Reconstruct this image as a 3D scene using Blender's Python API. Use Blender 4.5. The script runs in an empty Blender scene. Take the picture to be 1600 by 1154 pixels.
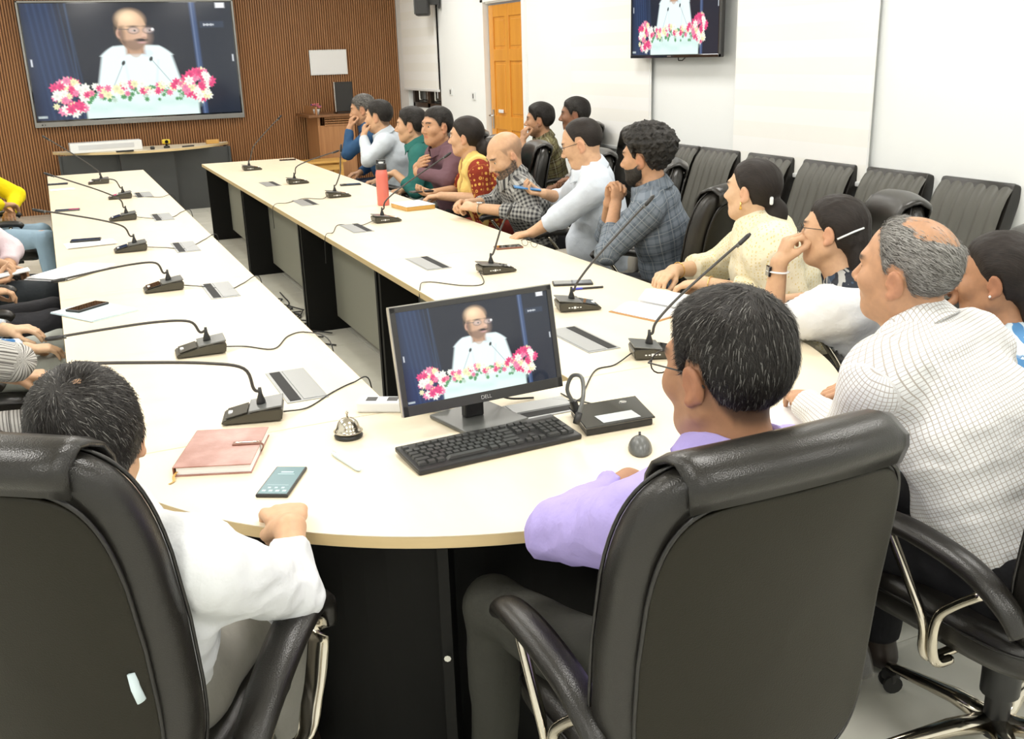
import bpy, bmesh, math, random
import numpy as np
from mathutils import Vector, Matrix
random.seed(7); np.random.seed(7)
PI = math.pi
scene = bpy.context.scene
col = scene.collection

# ------------------------------------------------------------------ camera
YAW, PITCH, ROLL, FPX = 0.41853, 0.30628, -0.030264, 1563.6
_f = Vector((math.sin(YAW)*math.cos(PITCH), math.cos(YAW)*math.cos(PITCH), -math.sin(PITCH)))
_r = Vector((math.cos(YAW), -math.sin(YAW), 0)); _u = _r.cross(_f)
_r2 = _r*math.cos(ROLL)+_u*math.sin(ROLL); _u2 = _u*math.cos(ROLL)-_r*math.sin(ROLL)
cam = bpy.data.cameras.new('camera'); cam_o = bpy.data.objects.new('camera', cam); col.objects.link(cam_o)
m = Matrix((( _r2.x, _u2.x, -_f.x, 0), (_r2.y, _u2.y, -_f.y, 0), (_r2.z, _u2.z, -_f.z, 1.70), (0, 0, 0, 1)))
cam_o.matrix_world = m
cam.sensor_width = 36; cam.lens = 36*FPX/1600; cam.clip_start = .02
scene.camera = cam_o

# ------------------------------------------------------------------ light
w = bpy.data.worlds.new('world'); scene.world = w; w.use_nodes = True
w.node_tree.nodes['Background'].inputs[0].default_value = (.9, .95, 1, 1)
w.node_tree.nodes['Background'].inputs[1].default_value = .3
LAMP_POWER = 26
lamp_spots = [(x, y) for x in (-1.0, 1.1, 3.2) for y in (-.6, 1.7, 4.0, 6.3, 8.6, 10.9)]
for lx, ly in lamp_spots:
    l = bpy.data.lights.new('ceiling_lamp_light', 'AREA'); l.shape = 'SQUARE'; l.size = .58
    l.energy = LAMP_POWER; l.color = (1, .97, .92)
    lo = bpy.data.objects.new('ceiling_lamp_light', l); col.objects.link(lo); lo.location = (lx, ly, 2.965)
scene.view_settings.view_transform = 'Standard'; scene.view_settings.look = 'None'
scene.view_settings.gamma = 1; scene.view_settings.use_curve_mapping = False
scene.view_settings.exposure = 0.0

# ------------------------------------------------------------------ helpers
def tag(o, label=None, cat=None, group=None, kind=None):
    if label: o['label'] = label
    if cat: o['category'] = cat
    if group: o['group'] = group
    if kind: o['kind'] = kind
    return o
def empty(name, loc, rz=0):
    o = bpy.data.objects.new(name, None); col.objects.link(o); o.location = loc; o.rotation_euler = (0, 0, rz)
    o.empty_display_size = .05
    return o
def link(name, me, mat=None, parent=None, loc=None, rz=None):
    o = bpy.data.objects.new(name, me); col.objects.link(o)
    if mat is not None and not me.materials: me.materials.append(mat)
    if parent is not None: o.parent = parent
    if loc is not None: o.location = loc
    if rz is not None: o.rotation_euler = (0, 0, rz)
    return o
def npmesh(name, V, F, smooth=True):
    """V (n,3), F (m,4) or list of faces"""
    me = bpy.data.meshes.new(name)
    if isinstance(F, np.ndarray):
        V = np.ascontiguousarray(V, dtype=np.float32); nf, k = F.shape
        me.vertices.add(len(V)); me.vertices.foreach_set('co', V.ravel())
        me.loops.add(nf*k); me.loops.foreach_set('vertex_index', F.astype(np.int32).ravel())
        me.polygons.add(nf); me.polygons.foreach_set('loop_start', np.arange(0, nf*k, k, dtype=np.int32))
        me.polygons.foreach_set('loop_total', np.full(nf, k, dtype=np.int32))
        me.update(calc_edges=True); me.validate()
    else:
        me.from_pydata([tuple(v) for v in V], [], F); me.update()
    if smooth: me.polygons.foreach_set('use_smooth', np.ones(len(me.polygons), dtype=bool))
    return me
def copy_tree(o, parent=None):
    c = o.copy(); col.objects.link(c); c.parent = parent
    for ch in list(o.children): copy_tree(ch, c)
    return c

class MB:
    """collects boxes, tubes, lathes ... into one bmesh"""
    def __init__(s): s.bm = bmesh.new()
    def box(s, c, d, rz=0, bev=0, rot=None):
        r = bmesh.ops.create_cube(s.bm, size=1)
        vs = r['verts']
        M = Matrix.Translation(c) @ (rot.to_4x4() if rot is not None else Matrix.Rotation(rz, 4, 'Z')) @ Matrix.Diagonal((d[0], d[1], d[2], 1))
        bmesh.ops.transform(s.bm, matrix=M, verts=vs)
        if bev:
            es = list({e for v in vs for e in v.link_edges})
            bmesh.ops.bevel(s.bm, geom=es, offset=bev, segments=2, affect='EDGES', profile=.5)
        return s
    def tube(s, pts, r, n=8, flat=None, closed=False, caps=True, up=None):
        """sweep; r scalar or list; flat=(a,b) multiplies side / up radii"""
        pts = [Vector(p) for p in pts]; N = len(pts)
        rs = r if isinstance(r, (list, tuple)) else [r]*N
        rings = []; prev = None
        for i, p in enumerate(pts):
            if closed: t = pts[(i+1) % N]-pts[i-1]
            else: t = pts[min(i+1, N-1)]-pts[max(i-1, 0)]
            t.normalize()
            if up is not None:
                a = t.cross(Vector(up)); 
                if a.length < 1e-4: a = prev or Vector((1, 0, 0))
                a.normalize()
            elif prev is None:
                a = t.cross(Vector((0, 0, 1)))
                if a.length < .05: a = t.cross(Vector((0, 1, 0)))
                a.normalize()
            else:
                a = prev-t*prev.dot(t); a.normalize()
            prev = a; b = a.cross(t); b.normalize()
            fa, fb = flat if flat else (1, 1)
            rings.append([s.bm.verts.new(p+(a*math.cos(2*PI*k/n)*fa+b*math.sin(2*PI*k/n)*fb)*rs[i]) for k in range(n)])
        for i in range(N if closed else N-1):
            A = rings[i]; B = rings[(i+1) % N]
            for k in range(n): s.bm.faces.new((A[k], A[(k+1) % n], B[(k+1) % n], B[k]))
        if caps and not closed:
            s.bm.faces.new(list(reversed(rings[0]))); s.bm.faces.new(rings[-1])
        return s
    def lathe(s, prof, c=(0, 0, 0), n=20, M=None):
        rings = []
        for r, z in prof:
            rings.append([s.bm.verts.new(Vector(c)+Vector((max(r, 1e-4)*math.cos(2*PI*k/n), max(r, 1e-4)*math.sin(2*PI*k/n), z))) for k in range(n)])
        vs = [v for q in rings for v in q]
        for A, B in zip(rings, rings[1:]):
            for k in range(n): s.bm.faces.new((A[k], A[(k+1) % n], B[(k+1) % n], B[k]))
        s.bm.faces.new(list(reversed(rings[0]))); s.bm.faces.new(rings[-1])
        if M is not None: bmesh.ops.transform(s.bm, matrix=M, verts=vs)
        return s
    def prism(s, pts, z0, z1, bev=0):
        """vertical extrusion of 2d outline (ccw)"""
        lo = [s.bm.verts.new((p[0], p[1], z0)) for p in pts]; hi = [s.bm.verts.new((p[0], p[1], z1)) for p in pts]
        n = len(pts)
        f1 = s.bm.faces.new(list(reversed(lo))); f2 = s.bm.faces.new(hi)
        for i in range(n): s.bm.faces.new((lo[i], lo[(i+1) % n], hi[(i+1) % n], hi[i]))
        if bev:
            es = list(f2.edges)+list(f1.edges)
            bmesh.ops.bevel(s.bm, geom=es, offset=bev, segments=2, affect='EDGES', profile=.5)
        return s
    def mesh(s, name, smooth=False, angle=None):
        bmesh.ops.recalc_face_normals(s.bm, faces=s.bm.faces)
        me = bpy.data.meshes.new(name); s.bm.to_mesh(me); s.bm.free()
        if smooth or angle:
            me.polygons.foreach_set('use_smooth', np.ones(len(me.polygons), dtype=bool))
            if angle:
                me.set_sharp_from_angle(angle=math.radians(angle))
        return me
    def build(s, name, mat, parent=None, loc=None, rz=None, smooth=False, angle=None):
        return link(name, s.mesh(name, smooth, angle), mat, parent, loc, rz)

def bez(pts, n=8):
    """Catmull-Rom through pts"""
    P = [Vector(p) for p in pts]; P = [P[0]*2-P[1]]+P+[P[-1]*2-P[-2]]; out = []
    for i in range(1, len(P)-2):
        for k in range(n):
            t = k/n; a, b, c, d = P[i-1], P[i], P[i+1], P[i+2]
            out.append(.5*((2*b)+(c-a)*t+(2*a-5*b+4*c-d)*t*t+(3*b-3*c+d-a)*t**3))
    out.append(P[-2]); return out

# ------------------------------------------------------------------ materials
def nm(name, color, rough=.5, metal=0., spec=.5, coat=0., sheen=0., **k):
    m = bpy.data.materials.new(name); m.use_nodes = True
    b = m.node_tree.nodes['Principled BSDF']
    b.inputs['Base Color'].default_value = (*color, 1); b.inputs['Roughness'].default_value = rough
    b.inputs['Metallic'].default_value = metal; b.inputs['Specular IOR Level'].default_value = spec
    b.inputs['Coat Weight'].default_value = coat; b.inputs['Sheen Weight'].default_value = sheen
    for kk, v in k.items(): b.inputs[kk].default_value = v
    return m
class NT:
    """tiny node builder"""
    def __init__(s, m): s.m = m; s.t = m.node_tree; s.n = s.t.nodes; s.b = s.n['Principled BSDF']
    def new(s, ty, **k):
        n = s.n.new(ty)
        for a, v in k.items(): setattr(n, a, v)
        return n
    def L(s, a, b): s.t.links.new(a, b)
    def math(s, op, a, b=None, c=None):
        n = s.new('ShaderNodeMath', operation=op)
        for i, v in enumerate((a, b, c)):
            if v is None: continue
            if isinstance(v, (int, float)): n.inputs[i].default_value = v
            else: s.L(v, n.inputs[i])
        return n.outputs[0]
    def coord(s, kind='Object', scale=(1, 1, 1), attr=None, rot=(0, 0, 0)):
        if attr: o = s.new('ShaderNodeAttribute', attribute_name=attr).outputs['Vector']
        else: o = s.new('ShaderNodeTexCoord').outputs[kind]
        mp = s.new('ShaderNodeMapping'); mp.inputs['Scale'].default_value = scale; mp.inputs['Rotation'].default_value = rot
        s.L(o, mp.inputs[0]); return mp.outputs[0]
    def noise(s, vec, scale=5, detail=3, rough=.5):
        n = s.new('ShaderNodeTexNoise'); n.inputs['Scale'].default_value = scale; n.inputs['Detail'].default_value = detail
        n.inputs['Roughness'].default_value = rough; s.L(vec, n.inputs['Vector']); return n.outputs['Fac']
    def ramp(s, fac, stops):
        n = s.new('ShaderNodeValToRGB'); e = n.color_ramp.elements
        while len(e) < len(stops): e.new(.5)
        for i, (p, c) in enumerate(stops): e[i].position = p; e[i].color = (*c, 1)
        s.L(fac, n.inputs[0]); return n.outputs[0]
    def mix(s, fac, a, b, mode='MIX'):
        n = s.new('ShaderNodeMix', data_type='RGBA', blend_type=mode)
        if isinstance(fac, (int, float)): n.inputs[0].default_value = fac
        else: s.L(fac, n.inputs[0])
        for i, v in ((6, a), (7, b)):
            if isinstance(v, tuple): n.inputs[i].default_value = (*v, 1)
            else: s.L(v, n.inputs[i])
        return n.outputs[2]
    def base(s, c): s.L(c, s.b.inputs['Base Color'])
    def bump(s, h, strength=.3, dist=.01):
        n = s.new('ShaderNodeBump'); n.inputs['Strength'].default_value = strength; n.inputs['Distance'].default_value = dist
        s.L(h, n.inputs['Height']); s.L(n.outputs[0], s.b.inputs['Normal'])
M = {}
# plain wall paint with faint roller relief
M['paint'] = nm('wall_paint', (.90, .925, .92), .6); t = NT(M['paint']); t.bump(t.noise(t.coord(), 160, 2), .08, .002)
M['ceiling'] = nm('ceiling_paint', (.8, .8, .78), .8); t = NT(M['ceiling']); t.bump(t.noise(t.coord(), 60, 2), .1, .003)
def wood(name, c1, c2, scale=(30, 2, 30), rough=.4, coat=0, c3=None, det=5):
    m = nm(name, c1, rough, coat=coat); t = NT(m)
    n = t.noise(t.coord(scale=scale), 1.2, det, .6)
    t.base(t.ramp(n, [(.3, c1), (.7, c2)])); t.bump(n, .05, .002); return m
M['walnut'] = wood('walnut_veneer', (.33, .150, .058), (.45, .225, .096), (40, 40, 1.6), .35)
M['walnut_dark'] = wood('walnut_groove', (.17, .075, .025), (.22, .10, .04), (40, 40, 1.6), .5)
M['teak'] = wood('teak_door', (.66, .27, .032), (.78, .36, .050), (9, 9, .8), .35, coat=.3)
M['pine'] = wood('pine_stool', (.55, .30, .07), (.68, .40, .11), (3, 20, 20), .4)
M['maple'] = wood('maple_laminate', (.80, .70, .52), (.84, .745, .565), (6, 1.2, 6), .38, det=6)
M['edge'] = wood('maple_edge_band', (.62, .47, .24), (.70, .54, .29), (2, 2, 40), .45)
M['panel'] = nm('charcoal_laminate', (.0045, .0045, .004), .55, spec=.22); t = NT(M['panel']); t.bump(t.noise(t.coord(), 300, 2), .08, .001)
M['panel_light'] = nm('grey_modesty_laminate', (.30, .30, .245), .5); t = NT(M['panel_light']); t.bump(t.noise(t.coord(), 300, 2), .08, .001)
M['leather'] = nm('black_leatherette', (.014, .0125, .0105), .30, spec=.5); t = NT(M['leather'])
v = t.new('ShaderNodeTexVoronoi'); v.inputs['Scale'].default_value = 420; t.L(t.coord(), v.inputs['Vector'])
t.bump(t.math('ADD', v.outputs['Distance'], t.math('MULTIPLY', t.noise(t.coord(), 9, 3), 3.)), .16, .002)
M['leather2'] = nm('brown_grey_leatherette', (.075, .073, .060), .42, spec=.5); t = NT(M['leather2'])
v = t.new('ShaderNodeTexVoronoi'); v.inputs['Scale'].default_value = 420; t.L(t.coord(), v.inputs['Vector']); t.bump(v.outputs['Distance'], .12, .002)
M['chairgrey'] = nm('rear_back_leatherette', (.014, .012, .0065), .5, spec=.25); t = NT(M['chairgrey'])
v = t.new('ShaderNodeTexVoronoi'); v.inputs['Scale'].default_value = 380; t.L(t.coord(), v.inputs['Vector']); t.bump(v.outputs['Distance'], .15, .002)
M['piping'] = nm('piping', (.012, .011, .01), .35)
M['plastic'] = nm('black_plastic', (.02, .02, .02), .38); M['plastic_grey'] = nm('grey_plastic', (.10, .105, .10), .35)
M['chrome'] = nm('chrome', (.62, .57, .48), .16, 1.); M['steel'] = nm('brushed_steel', (.6, .6, .58), .25, 1.)
M['glossblack'] = nm('gloss_black', (.012, .012, .012), .06, coat=1.)
M['micgrey'] = nm('mic_base_top', (.12, .125, .12), .3); M['micbody'] = nm('mic_base_body', (.055, .05, .035), .35)
M['neck'] = nm('gooseneck_rubber', (.05, .046, .042), .45)
M['cable'] = nm('black_cable', (.02, .02, .02), .5); M['whiteplastic'] = nm('white_plastic', (.82, .84, .84), .35)
M['paper'] = nm('paper', (.90, .905, .91), .7); M['bluepaper'] = nm('bluish_paper', (.68, .80, .84), .7)
M['lidmetal'] = nm('outlet_lid', (.36, .37, .37), .35, .2); M['brush'] = nm('brush_strip', (.03, .03, .03), .9)
M['tile'] = nm('floor_tile', (.60, .59, .52), .16); t = NT(M['tile'])
n = t.noise(t.coord('Object', (2, 2, 2)), 3, 5); t.base(t.ramp(n, [(.3, (.76, .75, .66)), (.7, (.84, .83, .74))]))
M['grout'] = nm('grout', (.30, .29, .25), .8)
M['fabric'] = nm('blind_fabric', (.93, .925, .885), .85); M['sheer'] = nm('blind_sheer', (.95, .95, .935), .9)
M['winframe'] = nm('window_frame_brown', (.05, .035, .025), .4)
M['glass_dark'] = nm('window_glass', (.10, .10, .09), .05)
def emis(name, c, s):
    m = nm(name, (0, 0, 0), .3); b = m.node_tree.nodes['Principled BSDF']
    b.inputs['Emission Color'].default_value = (*c, 1); b.inputs['Emission Strength'].default_value = s; return m
M['lamp'] = emis('lamp_diffuser', (1, .97, .92), 6)
# ------------------------------------------------------------------ implicit surfaces
def nrm(v): v = np.asarray(v, float); return v/max(np.linalg.norm(v), 1e-9)
def smin(a, b, k):
    if k <= 0: return np.minimum(a, b)
    h = np.clip(k-np.abs(a-b), 0, None)/k; return np.minimum(a, b)-h*h*k*.25
def smax(a, b, k): return -smin(-a, -b, k)
def sstep(a, b, x): t = np.clip((x-a)/(b-a), 0, 1); return t*t*(3-2*t)
def cap(p, a, b, ra, rb):
    a = np.asarray(a, float); b = np.asarray(b, float); ab = b-a; L2 = max(ab@ab, 1e-9)
    h = np.clip((p-a)@ab/L2, 0, 1); return np.linalg.norm(p-a-h[:, None]*ab, axis=1)-(ra+(rb-ra)*h)
def ell(p, c, r, R=None):
    q = p-np.asarray(c, float)
    if R is not None: q = q@R
    r = np.asarray(r, float); k0 = np.linalg.norm(q/r, axis=1); k1 = np.linalg.norm(q/(r*r), axis=1)
    return k0*(k0-1)/np.maximum(k1, 1e-9)
def ecap(p, a, b, side, wa, wb):
    """capsule with elliptic section; wa=(side radius, other radius) at a, wb at b"""
    a = np.asarray(a, float); b = np.asarray(b, float); ab = b-a; L = np.linalg.norm(ab); u = ab/max(L, 1e-9)
    s = np.asarray(side, float); s = nrm(s-u*(s@u)); t = np.cross(u, s)
    q = p-a; z = q@u; h = np.clip(z/max(L, 1e-9), 0, 1); w = wa[0]+(wb[0]-wa[0])*h; d = wa[1]+(wb[1]-wa[1])*h
    m = np.minimum(w, d); o = z-h*L
    k = np.sqrt(((q@s)/w)**2+((q@t)/d)**2+(o/m)**2)
    return (k-1)*m
def wob(p, f, seed=0.):
    """cheap smooth noise, about -1..1"""
    x, y, z = (p*f).T
    x2 = x+1.3*np.sin(y*.9+seed)+.8*np.sin(z*1.1+2+seed); y2 = y+1.2*np.sin(z*.8+1.7*seed)+.7*np.sin(x*1.2); z2 = z+1.1*np.sin(x*.7+.5+seed)
    return (np.sin(x2)+np.sin(y2+1)+np.sin(z2+2)+.5*np.sin(2.1*x2+1.2*y2)+.5*np.sin(1.9*y2+2.3*z2))/3.2

_CO = np.array([(0,0,0),(1,0,0),(0,1,0),(1,1,0),(0,0,1),(1,0,1),(0,1,1),(1,1,1)])
_ED = [(0,1),(2,3),(4,5),(6,7),(0,2),(1,3),(4,6),(5,7),(0,4),(1,5),(2,6),(3,7)]
def surf(fn, lo, hi, h, co=4, margin=1.5):
    """surface nets of fn over the box, evaluated only near the surface"""
    lo = np.asarray(lo, float); hi = np.asarray(hi, float)
    nc = np.maximum(np.ceil((hi-lo)/(h*co)).astype(int), 1); H = h*co
    # coarse cell centres
    g = np.stack(np.meshgrid(*[lo[i]+(np.arange(nc[i])+.5)*H for i in range(3)], indexing='ij'), -1).reshape(-1, 3)
    d = fn(g).reshape(nc); near = np.abs(d) < H*.9*margin
    fine = np.repeat(np.repeat(np.repeat(d, co, 0), co, 1), co, 2)
    mask = np.repeat(np.repeat(np.repeat(near, co, 0), co, 1), co, 2)
    idx = np.argwhere(mask)
    fine[mask] = fn(lo+idx*h)
    # close the volume at its border
    for ax in range(3):
        sl = [slice(None)]*3; sl[ax] = 0; fine[tuple(sl)] = np.maximum(fine[tuple(sl)], h*.5)
        sl[ax] = -1; fine[tuple(sl)] = np.maximum(fine[tuple(sl)], h*.5)
    s = fine < 0; n = np.array(fine.shape)
    cnt = np.zeros(n-1, np.int8)
    for c in _CO: cnt += s[c[0]:n[0]-1+c[0], c[1]:n[1]-1+c[1], c[2]:n[2]-1+c[2]]
    act = np.argwhere((cnt > 0) & (cnt < 8))
    if len(act) == 0: return np.zeros((0, 3)), np.zeros((0, 4), int)
    ids = -np.ones(n-1, np.int32); ids[tuple(act.T)] = np.arange(len(act))
    vals = np.stack([fine[tuple((act+c).T)] for c in _CO], 1)
    acc = np.zeros((len(act), 3)); k = np.zeros(len(act))
    for a, b in _ED:
        va, vb = vals[:, a], vals[:, b]; m_ = (va < 0) != (vb < 0)
        t = np.where(m_, va/np.where(m_, va-vb, 1), 0)
        acc += m_[:, None]*(_CO[a]+t[:, None]*(_CO[b]-_CO[a])); k += m_
    V = lo+(act+acc/k[:, None])*h
    Q = []
    for ax in range(3):
        b_, c_ = (ax+1) % 3, (ax+2) % 3
        sl0 = [slice(1, -1)]*3; sl1 = [slice(1, -1)]*3; sl0[ax] = slice(0, -1); sl1[ax] = slice(1, None)
        s0, s1 = s[tuple(sl0)], s[tuple(sl1)]
        e = np.argwhere(s0 != s1); off = np.array([1, 1, 1]); off[ax] = 0; e = e+off
        inside = s[tuple(e.T)]
        db = np.zeros(3, int); db[b_] = 1; dc = np.zeros(3, int); dc[c_] = 1
        q = np.stack([ids[tuple((e-db-dc).T)], ids[tuple((e-dc).T)], ids[tuple(e.T)], ids[tuple((e-db).T)]], 1)
        q[~inside] = q[~inside][:, ::-1]; Q.append(q)
    Q = np.concatenate(Q); Q = Q[(Q >= 0).all(1)]
    return V, Q
def rings_mesh(rings, close=True):
    """loft list of equal-length point rings, cap both ends"""
    n = len(rings[0]); V = [p for r in rings for p in r]; F = []
    for i in range(len(rings)-1):
        for k in range(n): F.append((i*n+k, i*n+(k+1) % n, (i+1)*n+(k+1) % n, (i+1)*n+k))
    if close: F.append(tuple(reversed(range(n)))); F.append(tuple(range((len(rings)-1)*n, len(rings)*n)))
    return V, F
# ------------------------------------------------------------------ room
XL, XR, YN, YF, ZC = -2.24, 4.42, -1.9, 13.35, 3.0
def structure(o): o['kind'] = 'structure'; return o
fl = structure(MB().box(((XL+XR)/2, (YN+YF)/2, -.03), (XR-XL+.3, YF-YN+.3, .05)).build('floor', M['grout']))
tile = MB().box((0, 0, 0), (.796, .796, .012), bev=.0015).mesh('floor_tile'); tile.materials.append(M['tile'])
nx, ny = 9, 20
for i in range(nx):
    for j in range(ny):
        x, y = XL-.15+.4+i*.8, YN-.2+.4+j*.8
        if x > XR+.2 or y > YF+.2: continue
        link('tile', tile, None, fl, (x, y, -.006))
structure(MB().box(((XL+XR)/2, (YN+YF)/2, ZC+.05), (XR-XL+.3, YF-YN+.3, .1)).build('ceiling', M['ceiling']))
structure(MB().box((XL-.1, (YN+YF)/2, 1.5), (.2, YF-YN, 3)).build('wall_left', M['paint']))
structure(MB().box(((XL+XR)/2, YN-.1, 1.5), (XR-XL+.4, .2, 3)).build('wall_near', M['paint']))
# right wall with openings for the far window and the door
wr = MB()
DY0, DY1, WY0, WY1 = 9.39, 10.36, 11.80, 13.02
wr.box((XR+.1, (YN+DY0)/2, 1.5), (.2, DY0-YN, 3)); wr.box((XR+.1, (DY0+DY1)/2, 2.6), (.2, DY1-DY0, .8))
wr.box((XR+.1, (DY1+WY0)/2, 1.5), (.2, WY0-DY1, 3)); wr.box((XR+.1, (WY0+WY1)/2, .53), (.2, WY1-WY0, 1.06))
wr.box((XR+.1, (WY0+WY1)/2, 2.65), (.2, WY1-WY0, .7)); wr.box((XR+.1, (WY1+YF+.2)/2, 1.5), (.2, YF+.2-WY1, 3))
structure(wr.build('wall_right', M['paint']))
# far wall: backing and vertical fluted battens
wf = structure(MB().box(((XL+XR)/2, YF+.1, 1.5), (XR-XL+.4, .16, 3)).build('wall_far', M['walnut_dark']))
pitch = .030; nb = int((XR-XL)/pitch); V = []; F = []
for i in range(nb):
    x = XL+i*pitch; a = len(V)
    pr = [(x+.002, YF+.02), (x+.004, YF-.001), (x+.009, YF-.006), (x+.017, YF-.006), (x+.021, YF-.001), (x+.023, YF+.02)]
    for z in (0, 3.0):
        for px, py in pr: V.append((px, py, z))
    for k in range(5): F.append((a+k, a+k+1, a+k+7, a+k+6))
me = npmesh('batten_cladding', V, F, False); o = link('batten_cladding', me, M['walnut'], wf); o['kind'] = 'stuff'
for n_, a, b in (('baseboard_right', (XR-.006, YN, .0), (XR-.006, DY0-.08, .1)), ('baseboard_left', (XL+.006, YN, 0), (XL+.006, YF, .1))):
    structure(MB().box((a[0], (a[1]+b[1])/2, .05), (.012, b[1]-a[1], .1)).build(n_, M['paint']))
# door
dr = structure(MB().box((XR+.055, (DY0+DY1)/2, 1.1), (.03, DY1-DY0-.06, 2.16)).build('door_1', M['teak']))
w_ = DY1-DY0-.06; y0 = DY0+.03
def dbox(mb, ya, yb, za, zb, x=XR+.035, d=.02, bev=.004): mb.box((x, (ya+yb)/2, (za+zb)/2), (d, yb-ya, zb-za), bev=bev)
for ya, yb, za, zb in ((0, .11, .02, 2.18), (w_-.11, w_, .02, 2.18), (w_/2-.05, w_/2+.05, .02, 2.18)):
    mb = MB(); dbox(mb, y0+ya, y0+yb, za, zb); mb.build('stile', M['teak'], dr)
for za, zb in ((.02, .22), (.92, 1.06), (1.62, 1.74), (2.06, 2.18)):
    mb = MB(); dbox(mb, y0, y0+w_, za, zb, XR+.037, .018); mb.build('rail', M['teak'], dr)
for k, (ya, yb) in enumerate(((.11, w_/2-.05), (w_/2+.05, w_-.11))):
    for za, zb in ((.22, .92), (1.06, 1.62), (1.74, 2.06)):
        mb = MB(); dbox(mb, y0+ya+.03, y0+yb-.03, za+.03, zb-.03, XR+.04, .012, .005); mb.build('door_panel', M['teak'], dr)
h = MB().box((XR+.02, y0+w_-.06, 1.02), (.008, .04, .2), bev=.002).build('handle_plate', M['steel'], dr)
MB().tube([(XR+.02, y0+w_-.06, 1.06), (XR-.03, y0+w_-.06, 1.06), (XR-.035, y0+w_-.08, 1.06), (XR-.035, y0+w_-.19, 1.06)], .009).build('lever', M['steel'], h, smooth=True)
MB().box((XR+.02, y0+w_-.27, 1.11), (.01, .12, .035), bev=.002).build('sticker_plate', M['whiteplastic'], dr)
tr = MB(); tr.box((XR+.0, DY0-.03, 1.12), (.06, .07, 2.24)); tr.box((XR+.0, DY1+.03, 1.12), (.06, .07, 2.24)); tr.box((XR+.0, (DY0+DY1)/2, 2.25), (.06, DY1-DY0+.13, .07))
structure(tr.build('trim_1', M['paint']))
# far window with its brown frame and double glazing below the blind
wn = structure(MB().box((XR+.13, (WY0+WY1)/2, 1.68), (.02, WY1-WY0, 1.25)).build('window_1', M['glass_dark']))
for ya, yb, za, zb in ((WY0, WY1, 1.06, 1.12), (WY0, WY1, 2.24, 2.3), (WY0, WY0+.07, 1.06, 2.3), (WY1-.07, WY1, 1.06, 2.3), ((WY0+WY1)/2-.05, (WY0+WY1)/2+.05, 1.06, 2.3), (WY0, WY1, 1.66, 1.72)):
    MB().box((XR+.09, (ya+yb)/2, (za+zb)/2), (.06, yb-ya, zb-za), bev=.004).build('window_frame', M['winframe'], wn)
for c in ((WY0*.72+WY1*.28), (WY0*.24+WY1*.76)):
    MB().tube([(XR+.11, c-.16, 1.15), (XR+.11, c+.16, 1.15), (XR+.11, c+.16, 1.62), (XR+.11, c-.16, 1.62)], .012, 4, closed=True).build('sash', M['steel'], wn)

def blind(y0, y1, zb, label, nfold=9, ztop=2.75, x=XR-.03, tilt=0):
    """zebra blind: head box, alternating opaque / sheer bands each slightly bellied, bottom rail"""
    root = empty('zebra_blind', (x, (y0+y1)/2, zb)); tag(root, label, 'blind', 'zebra blinds on the white side wall')
    root.location = (x, (y0+y1)/2, 0)
    MB().box((0, 0, ztop+.04), (.07, y1-y0+.04, .09), bev=.01).build('head_box', M['whiteplastic'], root)
    n = int((ztop-zb)/.1)
    hgt = (ztop-zb)/n
    for mi, nme in ((0, 'opaque_band'), (1, 'sheer_band')):
        for k in range(mi, n, 2):
            z0_, z1_ = zb+k*hgt, zb+(k+1)*hgt
            V = []; F = []; st = 6
            for q in range(st+1):
                f = q/st; xx = -.001
                for yy in (-(y1-y0)/2, (y1-y0)/2): V.append((xx, yy, z0_+(z1_-z0_)*f))
            nv = len(V); V += [(v[0]+.003, v[1], v[2]) for v in V]
            for q in range(st): F.append((2*q, 2*q+1, 2*q+3, 2*q+2)); F.append((nv+2*q, nv+2*q+2, nv+2*q+3, nv+2*q+1))
            F.append((0, nv, nv+1, 1)); F.append((2*st, 2*st+1, nv+2*st+1, nv+2*st))
            link(nme, npmesh(nme, V, F, False), M['fabric'] if mi == 0 else M['sheer'], root)
    MB().box((0, 0, zb-.012), (.025, y1-y0, .03), bev=.008).build('bottom_rail', M['whiteplastic'], root)
    MB().tube([(-.03, (y1-y0)/2*-1-.02, ztop), (-.03, -(y1-y0)/2-.02, zb-.1)], .003, 5).build('cord', M['whiteplastic'], root)
    return root
blind(11.78, 13.08, 1.30, 'zebra blind over the brown window in the far corner')
blind(7.0, 8.35, .92, 'zebra blind left of the small wall screen, hanging nearly to chair height')
blind(4.6, 5.92, .90, 'wide zebra blind right of the small wall screen, above the row of waiting chairs')
# square ceiling lamps
lp = MB().box((0, 0, 0), (.62, .62, .03), bev=.004).mesh('lamp_housing'); lp.materials.append(M['whiteplastic'])
df = MB().box((0, 0, -.004), (.58, .58, .004)).mesh('diffuser'); df.materials.append(M['whiteplastic'])
for k, (lx, ly) in enumerate(lamp_spots):
    r = empty('ceiling_lamp', (lx, ly, 2.985)); tag(r, 'square flush white ceiling lamp above the meeting table', 'lamp', 'square ceiling lamps in a grid')
    link('lamp_housing', lp, None, r)
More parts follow.
